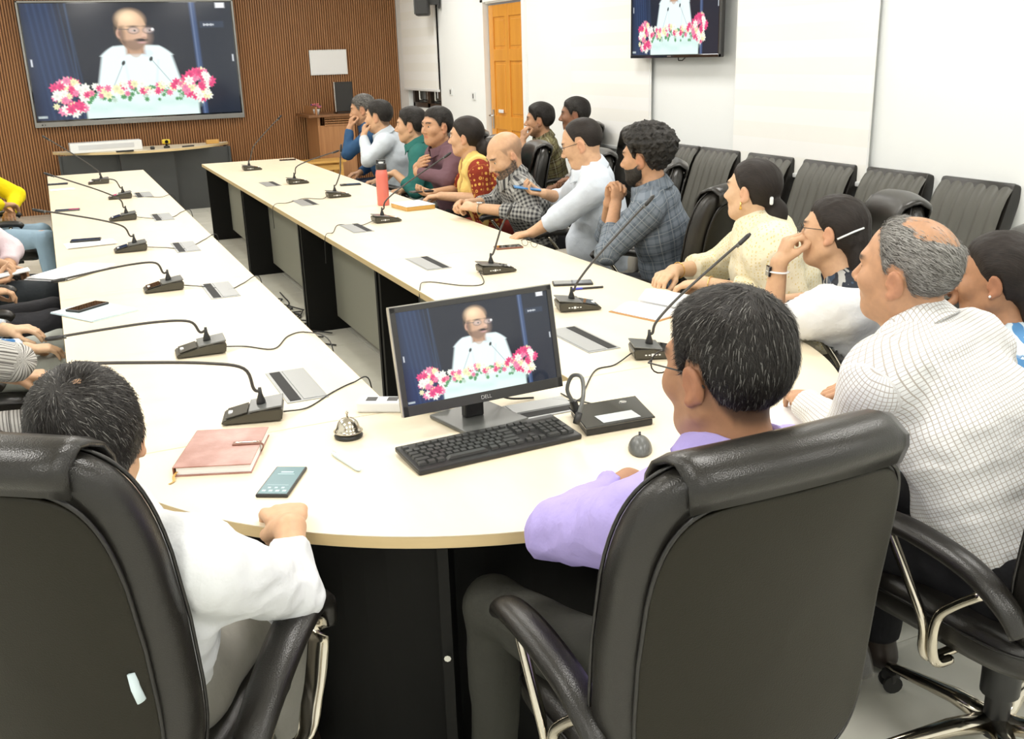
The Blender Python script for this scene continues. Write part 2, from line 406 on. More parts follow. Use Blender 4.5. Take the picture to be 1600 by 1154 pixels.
# ------------------------------------------------------------------ the picture that all three screens show
PW, PH = 320, 180
def paint_picture():
    yy, xx = np.mgrid[0:PH, 0:PW]; u = (xx+.5)/PW; v = (yy+.5)/PH; A = PW/PH
    img = np.zeros((PH, PW, 3)); img[:] = (.012, .016, .028)
    rng = np.random.RandomState(3)
    def put(mask, c, a=1.): 
        mm = np.clip(mask, 0, 1)[..., None]*a; img[:] = img*(1-mm)+np.array(c)*mm
    def soft(d, e=.004): return np.clip(.5-d/e/2, 0, 1)
    def el(cx, cy, rx, ry, e=.006, rot=0):
        dx = (u-cx)*A; dy = (v-cy); c, s = math.cos(rot), math.sin(rot); a = dx*c+dy*s; b = -dx*s+dy*c
        return soft((np.sqrt((a/rx)**2+(b/ry)**2)-1)*min(rx, ry), e)
    # curtains
    put(soft(np.abs(u-(.075+.05*v))-.07-.03*v, .03), (.02, .04, .10), .9)
    for k in range(14):
        c = .02+k*.014; put(soft(np.abs(u-(c+.05*v))-.002, .006), (.035, .075, .17) if k % 2 else (.01, .025, .07), .6)
    put(soft(np.abs(u-.205-.02*v)-.004, .004), (.05, .09, .18), .5)
    put(soft(np.abs(u-.805-.012*v)-.014, .006), (.05, .09, .2), .95); put(soft(np.abs(u-.80-.012*v)-.003, .004), (.16, .22, .36), .8)
    put(soft(.83-u, .004), (.014, .02, .034), .9)
    # torso: white shirt
    hw = np.where(v < .46, .10+.115*np.clip((v-.36)/.10, 0, 1)**.6, .205+.05*np.clip((v-.46)/.3, 0, 1)); cx = .505
    put(soft(np.maximum(np.abs(u-cx-.005)-hw*.82, .385-v-.02*np.cos((u-cx)*9)), .008), (.80, .92, .93))
    put(soft(np.maximum(np.abs((u-.452)-(v-.6)*.05)-.003, .5-v), .008), (.58, .72, .76), .5)
    put(soft(np.maximum(np.abs((u-.60)+(v-.6)*.10)-.003, .5-v), .008), (.55, .70, .75), .6)
    put(el(.56, .44, .05, .03), (.60, .76, .85), .5)
    # neck, head
    put(soft(np.maximum(np.abs(u-.505)-.045, np.abs(v-.385)-.06), .01), (.42, .24, .15))
    put(el(.505, .425, .05, .05), (.55, .34, .22), .6)
    put(el(.486, .225, .128, .155), (.055, .04, .03))                                   # dark hair, back and side
    put(el(.503, .245, .122, .172, .008), (.60, .37, .235)); put(el(.497, .150, .112, .085, .03), (.80, .54, .34), .9); put(el(.485, .125, .065, .045, .03), (1., .80, .52), .8)
    put(el(.535, .29, .08, .08, .05), (.72, .47, .34), .6)
    put(el(.437, .265, .024, .040), (.62, .38, .28)); put(el(.437, .268, .012, .022), (.40, .2, .13), .7)
    be = np.sqrt(((u-.505)*A/.122)**2+((v-.245)/.172)**2)-1
    put(soft(np.maximum(be*.15, .318-v+.10*np.abs(u-.53)), .012), (.10, .06, .05), .6)  # trimmed beard
    put(soft(np.maximum(np.maximum(be*.15, (u-.462)), .20-v), .01), (.05, .035, .03), .6)
    put(el(.543, .345, .030, .008), (.60, .34, .33)); put(el(.540, .322, .050, .012), (.02, .015, .02)); put(el(.556, .285, .020, .026), (.72, .47, .35)); put(el(.556, .303, .020, .007), (.38, .2, .14), .8)
    for gx in (.508, .580):
        put(el(gx, .238, .046, .024), (.58, .46, .44), .6); put(el(gx+.003, .241, .017, .006), (.55, .48, .44)); put(el(gx+.006, .241, .008, .007), (.02, .015, .015)); put(el(gx, .205, .042, .007), (.04, .03, .03), .9)
        put(np.clip(el(gx, .240, .050, .031)-el(gx, .240, .044, .025), 0, 1), (.08, .08, .1), .85)
    put(soft(np.maximum(np.abs(v-.228-(u-.45)*.08)-.003, np.abs(u-.462)-.024), .004), (.08, .08, .09), .9)
    put(el(.600, .232, .012, .012), (1., 1., 1.), .9)
    # lectern front
    put(soft(np.maximum(np.maximum(.235-u, u-.785), .78-v), .006), (.74, .90, .86))
    for k in range(10): put(el(.27+.055*k, .90+rng.uniform(-.04, .04), .05, .03, .03), (.52, .74, .70), .5)
    # two thin microphones
    for x0, y0, x1, y1 in ((.38, .72, .44, .52), (.66, .70, .575, .49)):
        L = math.hypot((x1-x0)*A, y1-y0); t_ = np.clip((((u-x0)*A)*((x1-x0)*A)+(v-y0)*(y1-y0))/L**2, 0, 1)
        d = np.hypot((u-x0-t_*(x1-x0))*A, v-y0-t_*(y1-y0)); put(soft(d-.0035, .004), (.35, .42, .42)); put(el(x1, y1, .014, .022, .004, .5), (.03, .04, .04))
    # flower garland
    def flower(cx, cy, r, c):
        a = np.arctan2(v-cy, (u-cx)*A); d = np.hypot((u-cx)*A, v-cy)
        put(soft(d-r*(.82+.18*np.cos(a*7+cx*90)), .006), c); put(soft(d-r*.35, .01), tuple(np.array(c)*.72), .8)
    W_, P_, G_, Y_ = (.92, .93, .84), (.80, .07, .22), (.10, .33, .13), (.88, .86, .50)
    for k in range(70): flower(rng.uniform(.2, .80), .79+rng.uniform(-.05, .07)-.06*abs(rng.uniform(-.3, .3)), rng.uniform(.015, .03), G_ if rng.rand() < .75 else (.55, .72, .6))
    for k in range(46):
        x = .26+.50*k/45; flower(x+rng.uniform(-.012, .012), .775+rng.uniform(-.055, .05)-.03*np.sin((x-.2)*5), rng.uniform(.026, .045), [W_, W_, P_, (.86, .2, .36), Y_][rng.randint(5)])
    for c0, c1, rr in ((.17, .80, .155), (.80, .735, .135)):
        for k in range(60):
            a = rng.uniform(0, 2*PI); q = rr*math.sqrt(rng.rand()); flower(c0+q*math.cos(a)/A, c1+q*.95*math.sin(a), rng.uniform(.028, .048), [W_, W_, P_, (.88, .25, .42), Y_, P_][rng.randint(6)])
    # conference overlay
    put(soft(np.maximum(np.abs(u-.895)-.06, np.abs(v-.198)-.028), .004), (.03, .045, .08), .8)
    for k in range(9): put(soft(np.maximum(np.abs(u-.855-.006*k)-.0022, np.abs(v-.2)-(.006 if k % 3 else .011)), .003), (.8, .85, .9), .9)
    put(soft(np.maximum(np.abs(u-.945)-.022, np.abs(v-.03)-.022), .006), (.95, .97, 1.))
    put(soft(np.maximum(np.abs(u-.018)-.003, np.abs(v-.5)-.03), .003), (.8, .85, .9)); put(soft(np.maximum(np.abs(u-.985)-.003, np.abs(v-.5)-.03), .003), (.8, .85, .9))
    for k in range(6): put(soft(np.maximum(np.abs(u-.012-.007*k)-.0025, np.abs(v-.968)-.009), .003), (.7, .8, .8), .9)
    return img
def picture_mesh():
    """unit screen: x 0..1, z 0..1, facing -y; colours per vertex"""
    img = paint_picture(); xs = np.linspace(0, 1, PW); zs = np.linspace(1, 0, PH)
    X, Z = np.meshgrid(xs, zs); V = np.stack([X, np.zeros_like(X), Z], -1).reshape(-1, 3)
    i = np.arange(PH-1)[:, None]*PW+np.arange(PW-1)[None]; i = i.ravel()
    F = np.stack([i, i+PW, i+PW+1, i+1], 1)
    me = npmesh('screen_picture', V, F, False)
    at = me.color_attributes.new('Col', 'FLOAT_COLOR', 'POINT')
    c = np.concatenate([img.reshape(-1, 3), np.ones((PW*PH, 1))], 1).astype(np.float32); at.data.foreach_set('color', c.ravel())
    m = nm('lit_screen', (.01, .01, .012), .12); t = NT(m); a = t.new('ShaderNodeAttribute', attribute_name='Col')
    t.L(a.outputs['Color'], t.b.inputs['Emission Color']); t.b.inputs['Emission Strength'].default_value = 1.15
    me.materials.append(m); return me
PIC = picture_mesh()

# large interactive screen on the far wall
tv = empty('wall_display', (1.10, YF-.04, 1.02)); tag(tv, 'large silver framed wall display showing a speaker behind flowers', 'television')
TW, TH = 2.42, 1.40
M['tvframe'] = nm('tv_frame_grey', (.30, .30, .29), .3, .6)
MB().box((0, .0, TH/2), (TW, .05, TH), bev=.008).build('housing', M['plastic'], tv)
for c, d in (((0, -.03, TH-.01), (TW, .03, .02)), ((-TW/2+.011, -.03, TH/2), (.022, .03, TH)), ((TW/2-.011, -.03, TH/2), (.022, .03, TH)), ((0, -.032, .028), (TW, .035, .056))):
    MB().box(c, d, bev=.003).build('bezel', M['tvframe'], tv)
MB().box((0, -.0275, TH/2+.02), (TW-.044, .006, TH-.06)).build('black_border', M['glossblack'], tv)
s = link('screen', PIC, None, tv, (-TW/2+.035, -.033, .075)); s.scale = (TW-.07, 1, TH-.105)
MB().tube([(-TW/2+.08, -.052, .028), (-TW/2+.08, -.047, .028)], .009, 10).tube([(-TW/2+.11, -.052, .028), (-TW/2+.11, -.047, .028)], .006, 10).build('button', M['plastic'], tv)
# smaller screen on the right wall
tv = empty('wall_television', (XR-.10, 6.57, 1.63), -PI/2); tag(tv, 'smaller black television high on the white side wall between two blinds', 'television')
TW, TH = 1.17, .70
MB().box((0, .0, TH/2), (TW, .035, TH), bev=.006).build('housing', M['plastic'], tv)
MB().box((0, .05, TH/2), (.4, .08, .3), bev=.004).build('wall_bracket', M['plastic'], tv)
for c, d in (((0, -.02, TH-.006), (TW, .02, .012)), ((-TW/2+.006, -.02, TH/2), (.012, .02, TH)), ((TW/2-.006, -.02, TH/2), (.012, .02, TH)), ((0, -.02, .011), (TW, .022, .022))):
    MB().box(c, d, bev=.002).build('bezel', M['glossblack'], tv)
s = link('screen', PIC, None, tv, (-TW/2+.013, -.0225, .024)); s.scale = (TW-.026, 1, TH-.038)
MB().tube([(.03, .01, .0), (.05, 0, -.02), (.1, .0, -.02), (.12, .01, 0)], .004, 6).build('cable', M['cable'], tv)
MB().box((-.03, -.032, .011), (.05, .002, .008)).build('badge', M['steel'], tv)
# ------------------------------------------------------------------ meeting table
ZT = .75; TH_ = .028
CX, CY, CR = 1.09, 2.82, 1.145; SEAM = 2.565
LX0, LX1, RX0, RX1 = -.055, .775, 1.335, 2.235
def top_piece(mb, outline): mb.prism(outline, ZT-TH_, ZT, bev=.0015)
def add_top(root, outline):
    o = MB(); top_piece(o, outline); o = o.build('tabletop', M['maple'], root)
    # edge banding, slightly proud, follows the outline
    n = len(outline); V = []; F = []
    P = [Vector((p[0], p[1])) for p in outline]
    for i in range(n):
        a = (P[i]-P[i-1]); b = (P[(i+1) % n]-P[i]); a.normalize(); b.normalize(); nn = Vector((a.y+b.y, -a.x-b.x)); nn.normalize()
        nn /= max(.5, math.sqrt((1+a.dot(b))/2)); q = P[i]+nn*.0015
        V += [(q.x, q.y, ZT-TH_+.001), (q.x, q.y, ZT-.0015)]
    for i in range(n): j = (i+1) % n; F.append((2*i, 2*j, 2*j+1, 2*i+1))
    link('edge_band', npmesh('edge_band', V, F, False), M['edge'], root)
def row_table(x0, x1, y0, y1, inner, label, corner=False):
    """one straight table unit; inner = x side facing the aisle (+1 / -1)"""
    root = empty('meeting_table_unit', ((x0+x1)/2, (y0+y1)/2, 0)); cx, cy = (x0+x1)/2, (y0+y1)/2
    tag(root, label, 'table', 'straight units of the long meeting table')
    ol = [(x0, y0), (x1, y0), (x1, y1), (x0, y1)]
    if corner:
        arc = []
        if inner > 0:   # left row: outer side is x0
            a0 = math.atan2(SEAM-CY, -math.sqrt(CR**2-(SEAM-CY)**2)); arc = [(CX+CR*math.cos(a), CY+CR*math.sin(a)) for a in np.linspace(PI, PI+math.asin((CY-SEAM)/CR), 8)]
            ol = arc+[(x1, y0), (x1, y1), (x0, y1)]
        else:
            arc = [(CX+CR*math.cos(a), CY+CR*math.sin(a)) for a in np.linspace(-math.asin((CY-SEAM)/CR), 0, 8)]
            ol = [(x0, y0)]+arc+[(x1, y1), (x0, y1)]
    ol = [(a-cx, b-cy) for a, b in ol]
    add_top(root, ol)
    xi = (x1-.03-cx) if inner > 0 else (x0+.03-cx)      # aisle edge of the legs
    xm = xi-inner*.20
    xo = xi-inner*.62
    for yy in (y0+.03, y1-.03):
        MB().box(((xi+xo)/2, yy-cy, (ZT-TH_)/2), (abs(xi-xo), .03, ZT-TH_), bev=.001).build('end_panel', M['panel'], root)
    MB().box((xm, 0, .40), (.018, y1-y0-.09, .62), bev=.001).build('modesty_panel', M['panel_light'], root)
    MB().box((xm-inner*.05, 0, .70), (.08, y1-y0-.09, .04)).build('cable_tray', M['panel'], root)
    return root
ys = [SEAM, 4.66, 6.33, 8.36, 10.32]
nmz = ['nearest the curved end', 'second from the curved end', 'third from the curved end', 'farthest, nearest the big display']
for k in range(4):
    row_table(LX0, LX1, ys[k], ys[k+1]-.003 if k < 3 else 10.15, 1, 'maple topped straight table unit of the left row, '+nmz[k], k == 0)
    row_table(RX0, RX1, ys[k], ys[k+1]-.003 if k < 3 else 10.32, -1, 'maple topped straight table unit of the right row, '+nmz[k], k == 0)
# curved end unit
root = empty('curved_table_end', (CX, 2.2, 0)); tag(root, 'maple topped half round table end with black front panels, nearest the camera', 'table')
a0 = math.asin((CY-SEAM+.004)/CR)
arc = [(CX+CR*math.cos(a)-CX, CY+CR*math.sin(a)-2.2) for a in np.linspace(PI+a0, 2*PI-a0, 64)]
add_top(root, arc)
# curved black front panel set back under the top
def arcpanel(r, t, z0, z1, a_0, a_1, n=40):
    rings = []
    for a in np.linspace(a_0, a_1, n):
        c, s = math.cos(a), math.sin(a); rings.append([(c*(r-t), CY-2.2+s*(r-t), z0), (c*r, CY-2.2+s*r, z0), (c*r, CY-2.2+s*r, z1), (c*(r-t), CY-2.2+s*(r-t), z1)])
    return rings_mesh(rings)
Vv, Ff = arcpanel(.93, .02, .03, ZT-TH_, PI+.36, 2*PI-.36); link('curved_panel', npmesh('curved_panel', Vv, Ff, False), M['panel'], root)
for a in (-PI/2-.43, -PI/2+.45, -PI/2-1.15, -PI/2+1.15):
    c, s = math.cos(a), math.sin(a)
    MB().box((c*1.0, CY-2.2+s*1.0, (ZT-TH_)/2), (.15, .025, ZT-TH_), rz=a, bev=.001).build('end_panel', M['panel'], root)
    MB().tube([(c*1.07, CY-2.2+s*1.07, .42), (c*1.09, CY-2.2+s*1.09, .42)], .008, 8).build('bolt', M['steel'], root)
MB().box((0, .345, .38), (2.0, .02, .66)).build('back_panel', M['panel'], root)

# ------------------------------------------------------------------ desk under the display, stool, lectern
root = empty('presenter_desk', (1.03, 12.75, 0)); tag(root, 'low black desk with a bowed maple top under the big display', 'desk')
ol = [(1.0, .36), (-.98, .36)]+[(x, .30-.62*(1-(x/1.02)**2)**.85 if abs(x) < 1.02 else .30) for x in np.linspace(-1.0, 1.0, 26)]
ol = [(p[0], p[1]) for p in ol][::1]
ol = [(1.0, .36), (-1.0, .36)]+[(x, .28-.60*max(0, 1-(x/1.0)**2)**.8) for x in np.linspace(-1.0, 1.0, 26)]
add_top(root, ol)
M['deskpanel'] = nm('dark_desk_panel', (.045, .048, .048), .4)
for x0, x1, yy in ((-.93, -.32, .0), (-.30, .30, -.10), (.32, .95, .0)):
    MB().box(((x0+x1)/2, yy, .36), (x1-x0, .02, .72), bev=.002).build('front_panel', M['deskpanel'], root)
for x in (-.94, -.31, .31, .96): MB().box((x, .14, .36), (.025, .36, .72), bev=.002).build('side_panel', M['deskpanel'], root)
def lying(name, label, cat, c, d, mat, rz=0, z=ZT, bev=.003, parent=None, grp=None):
    o = MB().box((0, 0, d[2]/2), d, bev=bev).build(name, mat, parent, (c[0], c[1], z+.0005), rz)
    if parent is None: tag(o, label, cat, grp)
    return o
bx = lying('conference_camera_bar', 'long white box lying on the bowed desk under the display', 'box', (.60, 12.72), (.78, .20, .11), M['whiteplastic'], .05, bev=.008)
MB().box((.0, -.101, .06), (.6, .004, .05), bev=.001).build('front_grille', nm('pale_grille', (.62, .64, .66), .5), bx)
lying('remote_control', 'thin black remote in front of the white box on the bowed desk', 'remote', (.78, 12.42), (.19, .04, .018), M['plastic'], .1)
cm = empty('desk_camera', (1.26, 12.62, ZT)); tag(cm, 'small black and yellow camera on the bowed desk', 'camera')
MB().lathe([(.035, 0), (.035, .02), (.012, .03), (.012, .05)], n=14).build('base', M['plastic'], cm, smooth=True)
M['yellow'] = nm('yellow_plastic', (.75, .55, .03), .4)
MB().box((0, 0, .075), (.09, .06, .05), bev=.01).build('body', M['yellow'], cm); MB().tube([(0, -.03, .075), (0, -.055, .075)], .02, 12).build('lens', M['glossblack'], cm)
lying('tape_roll', 'small dark roll left of the yellow camera on the bowed desk', 'roll', (1.09, 12.52), (.05, .05, .035), M['plastic'], bev=.012)
lying('marker_pen', 'black marker pen right of the yellow camera on the bowed desk', 'pen', (1.50, 12.60), (.15, .016, .016), M['plastic'], .3, bev=.006)
lying('duster', 'small beige board duster at the right end of the bowed desk', 'duster', (1.82, 12.86), (.15, .06, .05), M['pine'], .1, bev=.008)

root = empty('wooden_stool', (3.0, 12.35, 0)); tag(root, 'light orange wooden stool with slatted top before the panelled wall', 'stool')
for k in range(3): MB().box((0, -.13+.13*k, .50), (.56, .12, .025), bev=.003).build('slat', M['pine'], root)
for sx in (-1, 1):
    for sy in (-1, 1): MB().box((sx*.22, sy*.14, .245), (.05, .05, .485), bev=.003).build('leg', M['pine'], root)
for sx in (-1, 1): MB().box((sx*.22, 0, .43), (.03, .24, .06)).build('rail', M['pine'], root)
for sy in (-1, 1): MB().box((0, sy*.14, .43), (.40, .025, .06)).build('apron', M['pine'], root)

root = empty('lectern', (3.32, 12.85, 0)); tag(root, 'dark brown panelled lectern in the far corner', 'lectern')
MB().box((-.22, .10, .50), (.03, .60, 1.0), bev=.002).box((.22, .10, .50), (.03, .60, 1.0), bev=.002).build('side_panel', M['walnut'], root)
MB().box((0, -.19, .45), (.42, .02, .90), bev=.002).build('front_panel', M['walnut'], root)
for k in range(4): MB().box((.03, -.205, .905+.028*k), (.36, .012, .018), bev=.002).build('slat', M['walnut'], root)
MB().box((-.03, .08, 1.02), (.66, .72, .03), bev=.004).build('top', M['walnut_dark'], root)
MB().box((-.24, .1, 1.08), (.02, .6, .1)).build('top_rim', M['walnut'], root)
root = empty('lectern_monitor', (3.46, 12.72, 1.035)); tag(root, 'black monitor standing on the lectern, seen from behind', 'monitor'); root.rotation_euler = (0, 0, .12)
MB().box((0, 0, .20), (.24, .035, .36), bev=.006).build('housing', M['plastic'], root)
MB().box((-.125, .0, .2), (.012, .045, .36), bev=.003).build('bezel', M['steel'], root); MB().box((0, .03, .006), (.22, .16, .012), bev=.003).build('foot', M['plastic'], root)
root = empty('flower_pot', (3.10, 12.72, 1.035)); tag(root, 'small pot of pink and violet flowers on the lectern', 'flowers')
MB().lathe([(.03, 0), (.045, .06), (.047, .065)], n=12).build('pot', M['whiteplastic'], root, smooth=True)
M['pinkf'] = nm('pink_petal', (.62, .16, .20), .6); M['violetf'] = nm('violet_petal', (.10, .06, .22), .6)
for k in range(12):
    a = k*2.4; r_ = .02+.045*(k % 4)/4; z = .09+.05*((k*7) % 5)/5
    mb = MB(); 
    for j in range(5): mb.box((.012*math.cos(j*1.257), .012*math.sin(j*1.257), 0), (.016, .016, .010), rz=j*1.257, bev=.003)
    mb.build('blossom', M['pinkf'] if k % 3 else M['violetf'], root, (r_*math.cos(a)*1.6, r_*math.sin(a), z))
o = lying('whiteboard_notice', 'blank white framed board on the panelled wall', 'board', (3.46, YF-.02), (.49, .015, .31), M['whiteplastic'], 0, 1.495, .004)
MB().box((0, -.009, .155), (.46, .003, .28)).build('board_face', M['paper'], o)
root = empty('wall_loudspeaker', (XR-.20, 11.75, 2.14), -2.0); tag(root, 'black wall loudspeaker at the top between blind and door', 'loudspeaker')
MB().box((0, 0, .15), (.20, .17, .30), bev=.025).build('cabinet', M['plastic'], root); MB().box((0, -.088, .15), (.17, .008, .26), bev=.01).build('grille', M['plastic_grey'], root)
MB().box((0, .13, .15), (.04, .12, .06)).box((0, .19, .15), (.09, .02, .14)).build('bracket', M['plastic'], root); MB().box((0, -.094, .06), (.03, .004, .012)).build('badge', M['steel'], root)
for y_, z_, nme, l in ((11.45, 1.28, 'wall_switch', 'small white wall switch by the far blind'), (10.75, 1.25, 'light_switch', 'small white switch plate beside the door frame')):
    o = MB().box((0, 0, 0), (.012, .10, .08), bev=.002).build(nme, M['whiteplastic'], None, (XR-.007, y_, z_)); tag(o, l, 'switch')
    MB().box((-.008, 0, 0), (.006, .02, .05), bev=.001).build('rocker', M['plastic_grey'], o)
# ------------------------------------------------------------------ chairs
def soutline(a, b, e, n, taper=0.):
    pts = []
    for k in range(n):
        th = 2*PI*k/n; c, s = math.cos(th), math.sin(th)
        x = a*math.copysign(abs(c)**(2/e), c); z = b*math.copysign(abs(s)**(2/e), s)
        pts.append((x*(1-taper*max(0, z/b)**2), z))
    return pts
def pillow(w_, h_, T, fmap, e=4, r=.03, bf=.02, bb=.01, n=48, taper=0.):
    """lens shaped cushion; fmap(x, z, depth) -> world; returns V, F"""
    a, b = w_/2, h_/2; mn = min(a, b); L = []
    for ins, dep in ((.97, -T/2-bb), (.7, -T/2-bb*.9), (.42, -T/2-bb*.6), (r*1.8/mn, -T/2-bb*.15), (r/mn, -T/2), (r*.35/mn, -T/2+r*.3), (0, -T/2+r), (0, T/2-r), (r*.35/mn, T/2-r*.3), (r/mn, T/2), (r*1.8/mn, T/2+bf*.15), (.42, T/2+bf*.6), (.7, T/2+bf*.9), (.97, T/2+bf)):
        L.append([fmap(x, z, dep) for x, z in soutline(a*(1-ins), b*(1-ins), e-(e-2.4)*min(1, ins), n, taper)])
    return rings_mesh(L)
def seam(w_, h_, dep, ins, fmap, e=4, n=64, taper=0.):
    a, b = w_/2-ins, h_/2-ins
    return [fmap(x, z, dep) for x, z in soutline(a, b, e, n, taper)]
def make_chair(kind, name='executive_chair', bw=.50, bh=.66, T=.085, ztop=1.10):
    root = empty(name, (0, 0, 0))
    zc = ztop-bh/2; rec = .13
    def bmap(x, z, d):      # d>0 is the front (sitter) side
        return (x, -.255-rec*z+1.1*x*x*.55+d-.05*math.sin((z/bh+.5)*PI)*-.5, zc+z)
    V, F = pillow(bw, bh, T, bmap, 5, .028, .02, .012, 56, .06); link('backrest', npmesh('backrest', V, F), M['leather'], root)
    V, F = pillow(bw-.07, bh-.09, .012, lambda x, z, d: bmap(x, z-.012, d-T/2-.012), 5, .005, .004, .010, 48, .06); link('rear_panel', npmesh('rear_panel', V, F), M['chairgrey'], root)
    MB().tube(seam(bw, bh, -T/2-.012, .035, lambda x, z, d: bmap(x, z-.012, d), 5, 72, .06), .0042, 6, closed=True).build('piping', M['piping'], root, smooth=True)
    MB().tube(seam(bw, bh, T/2-.02, .0, bmap, 5, 72, .06), .0035, 6, closed=True).build('piping', M['piping'], root, smooth=True)
    if kind == 'ring':
        tg = MB(); c_ = Vector(bmap(.205, -.075, -T/2-.024))
        tg.tube([c_+Vector((-.004, 0, .026)), c_+Vector((0, -.002, 0)), c_+Vector((.006, 0, -.026))], .0085, 10, flat=(1, .5)); tg.build('curled_tag', M['bluepaper'], root, smooth=True)
    # headrest flap folded over the top edge
    hw = bw*.37; prof = [(-.050, -T/2-.014), (-.02, -T/2-.015), (-.006, -T/2-.010), (.010, -T/4), (.014, 0), (.010, T/4), (-.004, T/2+.008), (-.03, T/2+.02), (-.16, T/2+.022)]
    V = []; n = 17
    for (zz, dd) in prof:
        for k in range(n):
            x = hw*(2*k/(n-1)-1); edge = .006*(abs(2*k/(n-1)-1) > .93); V.append(bmap(x*(1 if zz > -.04 else .97), bh/2-.012*(x/hw)**2+zz-edge, dd+(edge if dd < 0 else -edge)))
    F = [(i*n+k, i*n+k+1, (i+1)*n+k+1, (i+1)*n+k) for i in range(len(prof)-1) for k in range(n-1)]
    o = link('headrest_pad', npmesh('headrest_pad', V, F), M['leather'], root); md = o.modifiers.new('s', 'SOLIDIFY'); md.thickness = .008; md.offset = 1
    sm = lambda x, z, d: (x, z+.02, .44+d-.02*(x/.26)**2*-.6-.03*max(0, z/.25)**3)
    V, F = pillow(.52, .52, .10, sm, 4.5, .035, .022, .0, 48); link('seat', npmesh('seat', V, F), M['leather'], root)
    MB().tube(seam(.52, .52, .02, -.001, sm, 4.5, 64), .0035, 6, closed=True).build('seat_piping', M['piping'], root, smooth=True)
    MB().box((0, .0, .375), (.30, .34, .03), bev=.006).build('seat_plate', M['plastic'], root)
    MB().box((0, -.24, .385), (.09, .22, .02)).box((0, -.235, .42), (.09, .02, .08), bev=.004).build('back_bracket', M['plastic'], root)
    for sx in (-1, 1):
        if kind == 'ring':
            sx *= 1.13
            pts = bez([(sx*.285, -.20, .47), (sx*.29, -.14, .56), (sx*.295, .0, .645), (sx*.295, .12, .67), (sx*.295, .19, .645), (sx*.295, .205, .585)], 6)
            pd = MB().tube(pts, [.030+.012*math.sin(PI*min(1, i/(len(pts)-1)*1.0)) for i in range(len(pts))], 12, flat=(1.0, .62), up=(0, 0, 1)).build('armrest_pad', M['leather'], root, smooth=True)
            cr = bez([(sx*.285, -.17, .46), (sx*.29, -.08, .555), (sx*.295, .06, .632), (sx*.295, .15, .635), (sx*.295, .175, .575), (sx*.29, .13, .46), (sx*.27, .08, .375), (sx*.16, .04, .36)], 6)
            MB().tube(cr, .024, 10, flat=(1, .30), up=(1, 0, 0) if False else (0, 0, 1)).build('arm_bracket', M['chrome'], root, smooth=True)
            MB().tube([(p[0]+sx*.014, p[1], p[2]+.012) for p in pts], .003, 5).build('piping', M['piping'], pd)
        else:
            pts = bez([(sx*.285, .20, .640), (sx*.287, .17, .662), (sx*.287, .06, .668), (sx*.285, -.08, .645), (sx*.282, -.17, .595), (sx*.278, -.205, .545)], 6)
            MB().tube(pts, [.022+.012*math.sin(PI*min(1, .15+i/(len(pts)-1)*.75)) for i in range(len(pts))], 12, flat=(1.05, .68), up=(0, 0, 1)).build('armrest_pad', M['leather'], root, smooth=True)
            MB().tube(bez([(sx*.286, .13, .645), (sx*.289, .07, .56), (sx*.289, .015, .47), (sx*.284, .01, .40), (sx*.25, .01, .368), (sx*.13, .01, .362)], 6), .0115, 10).build('arm_bracket', M['chrome'], root, smooth=True)
            MB().tube(bez([(sx*.284, -.12, .60), (sx*.289, -.06, .545), (sx*.290, -.025, .50), (sx*.288, -.015, .43), (sx*.27, -.015, .374), (sx*.22, -.015, .364)], 6), .0115, 10).build('arm_bracket', M['chrome'], root, smooth=True)
    MB().lathe([(.030, .07), (.030, .22), (.024, .22), (.024, .37)], n=18).lathe([(.045, .19), (.045, .33), (.038, .34), (.038, .37)], n=18).build('gas_column', M['plastic'], root, smooth=False, angle=40)
    for k in range(5):
        a = k*2*PI/5+.3; c, s = math.cos(a), math.sin(a)
        lg = MB(); R = Matrix.Rotation(a, 3, 'Z')
        lg.tube([R @ Vector((.02, 0, .105)), R @ Vector((.12, 0, .105)), R @ Vector((.30, 0, .075)), R @ Vector((.33, 0, .07))], [.034, .028, .018, .015], 8, flat=(.9, .7))
        lo = lg.build('base_leg', M['chrome'], root, smooth=True)
        cs = MB(); R2 = Matrix.Rotation(a+1.1*k, 3, 'Z')
        for q in (-1, 1):
            d = R2 @ Vector((0, q*.013, 0)); e = R2 @ Vector((0, q*.022, 0)); o_ = Vector((c*.32, s*.32, .027))
            cs.tube([o_+d, o_+e], .026, 14)
        cs.box((c*.32, s*.32, .045), (.045, .03, .03), rz=a, bev=.006)
        cs.build('caster', M['plastic'], lo, smooth=False, angle=40)
    return root
proto = {}
def place_chair(kind, x, y, deg, label, group=None, dz=0):
    if kind not in proto:
        proto[kind] = make_chair('tube', bw=.57, bh=.68, ztop=1.115) if kind == 'front' else make_chair('ring', bw=.52, bh=.70, ztop=1.165) if kind == 'ring' else make_chair(kind); o = proto[kind]
    else: o = copy_tree(proto[kind])
    o.location = (x, y, dz); o.rotation_euler = (0, 0, math.radians(deg))
    for k in ('group',):
        if k in o: del o[k]
    tag(o, label, 'chair', group); return o
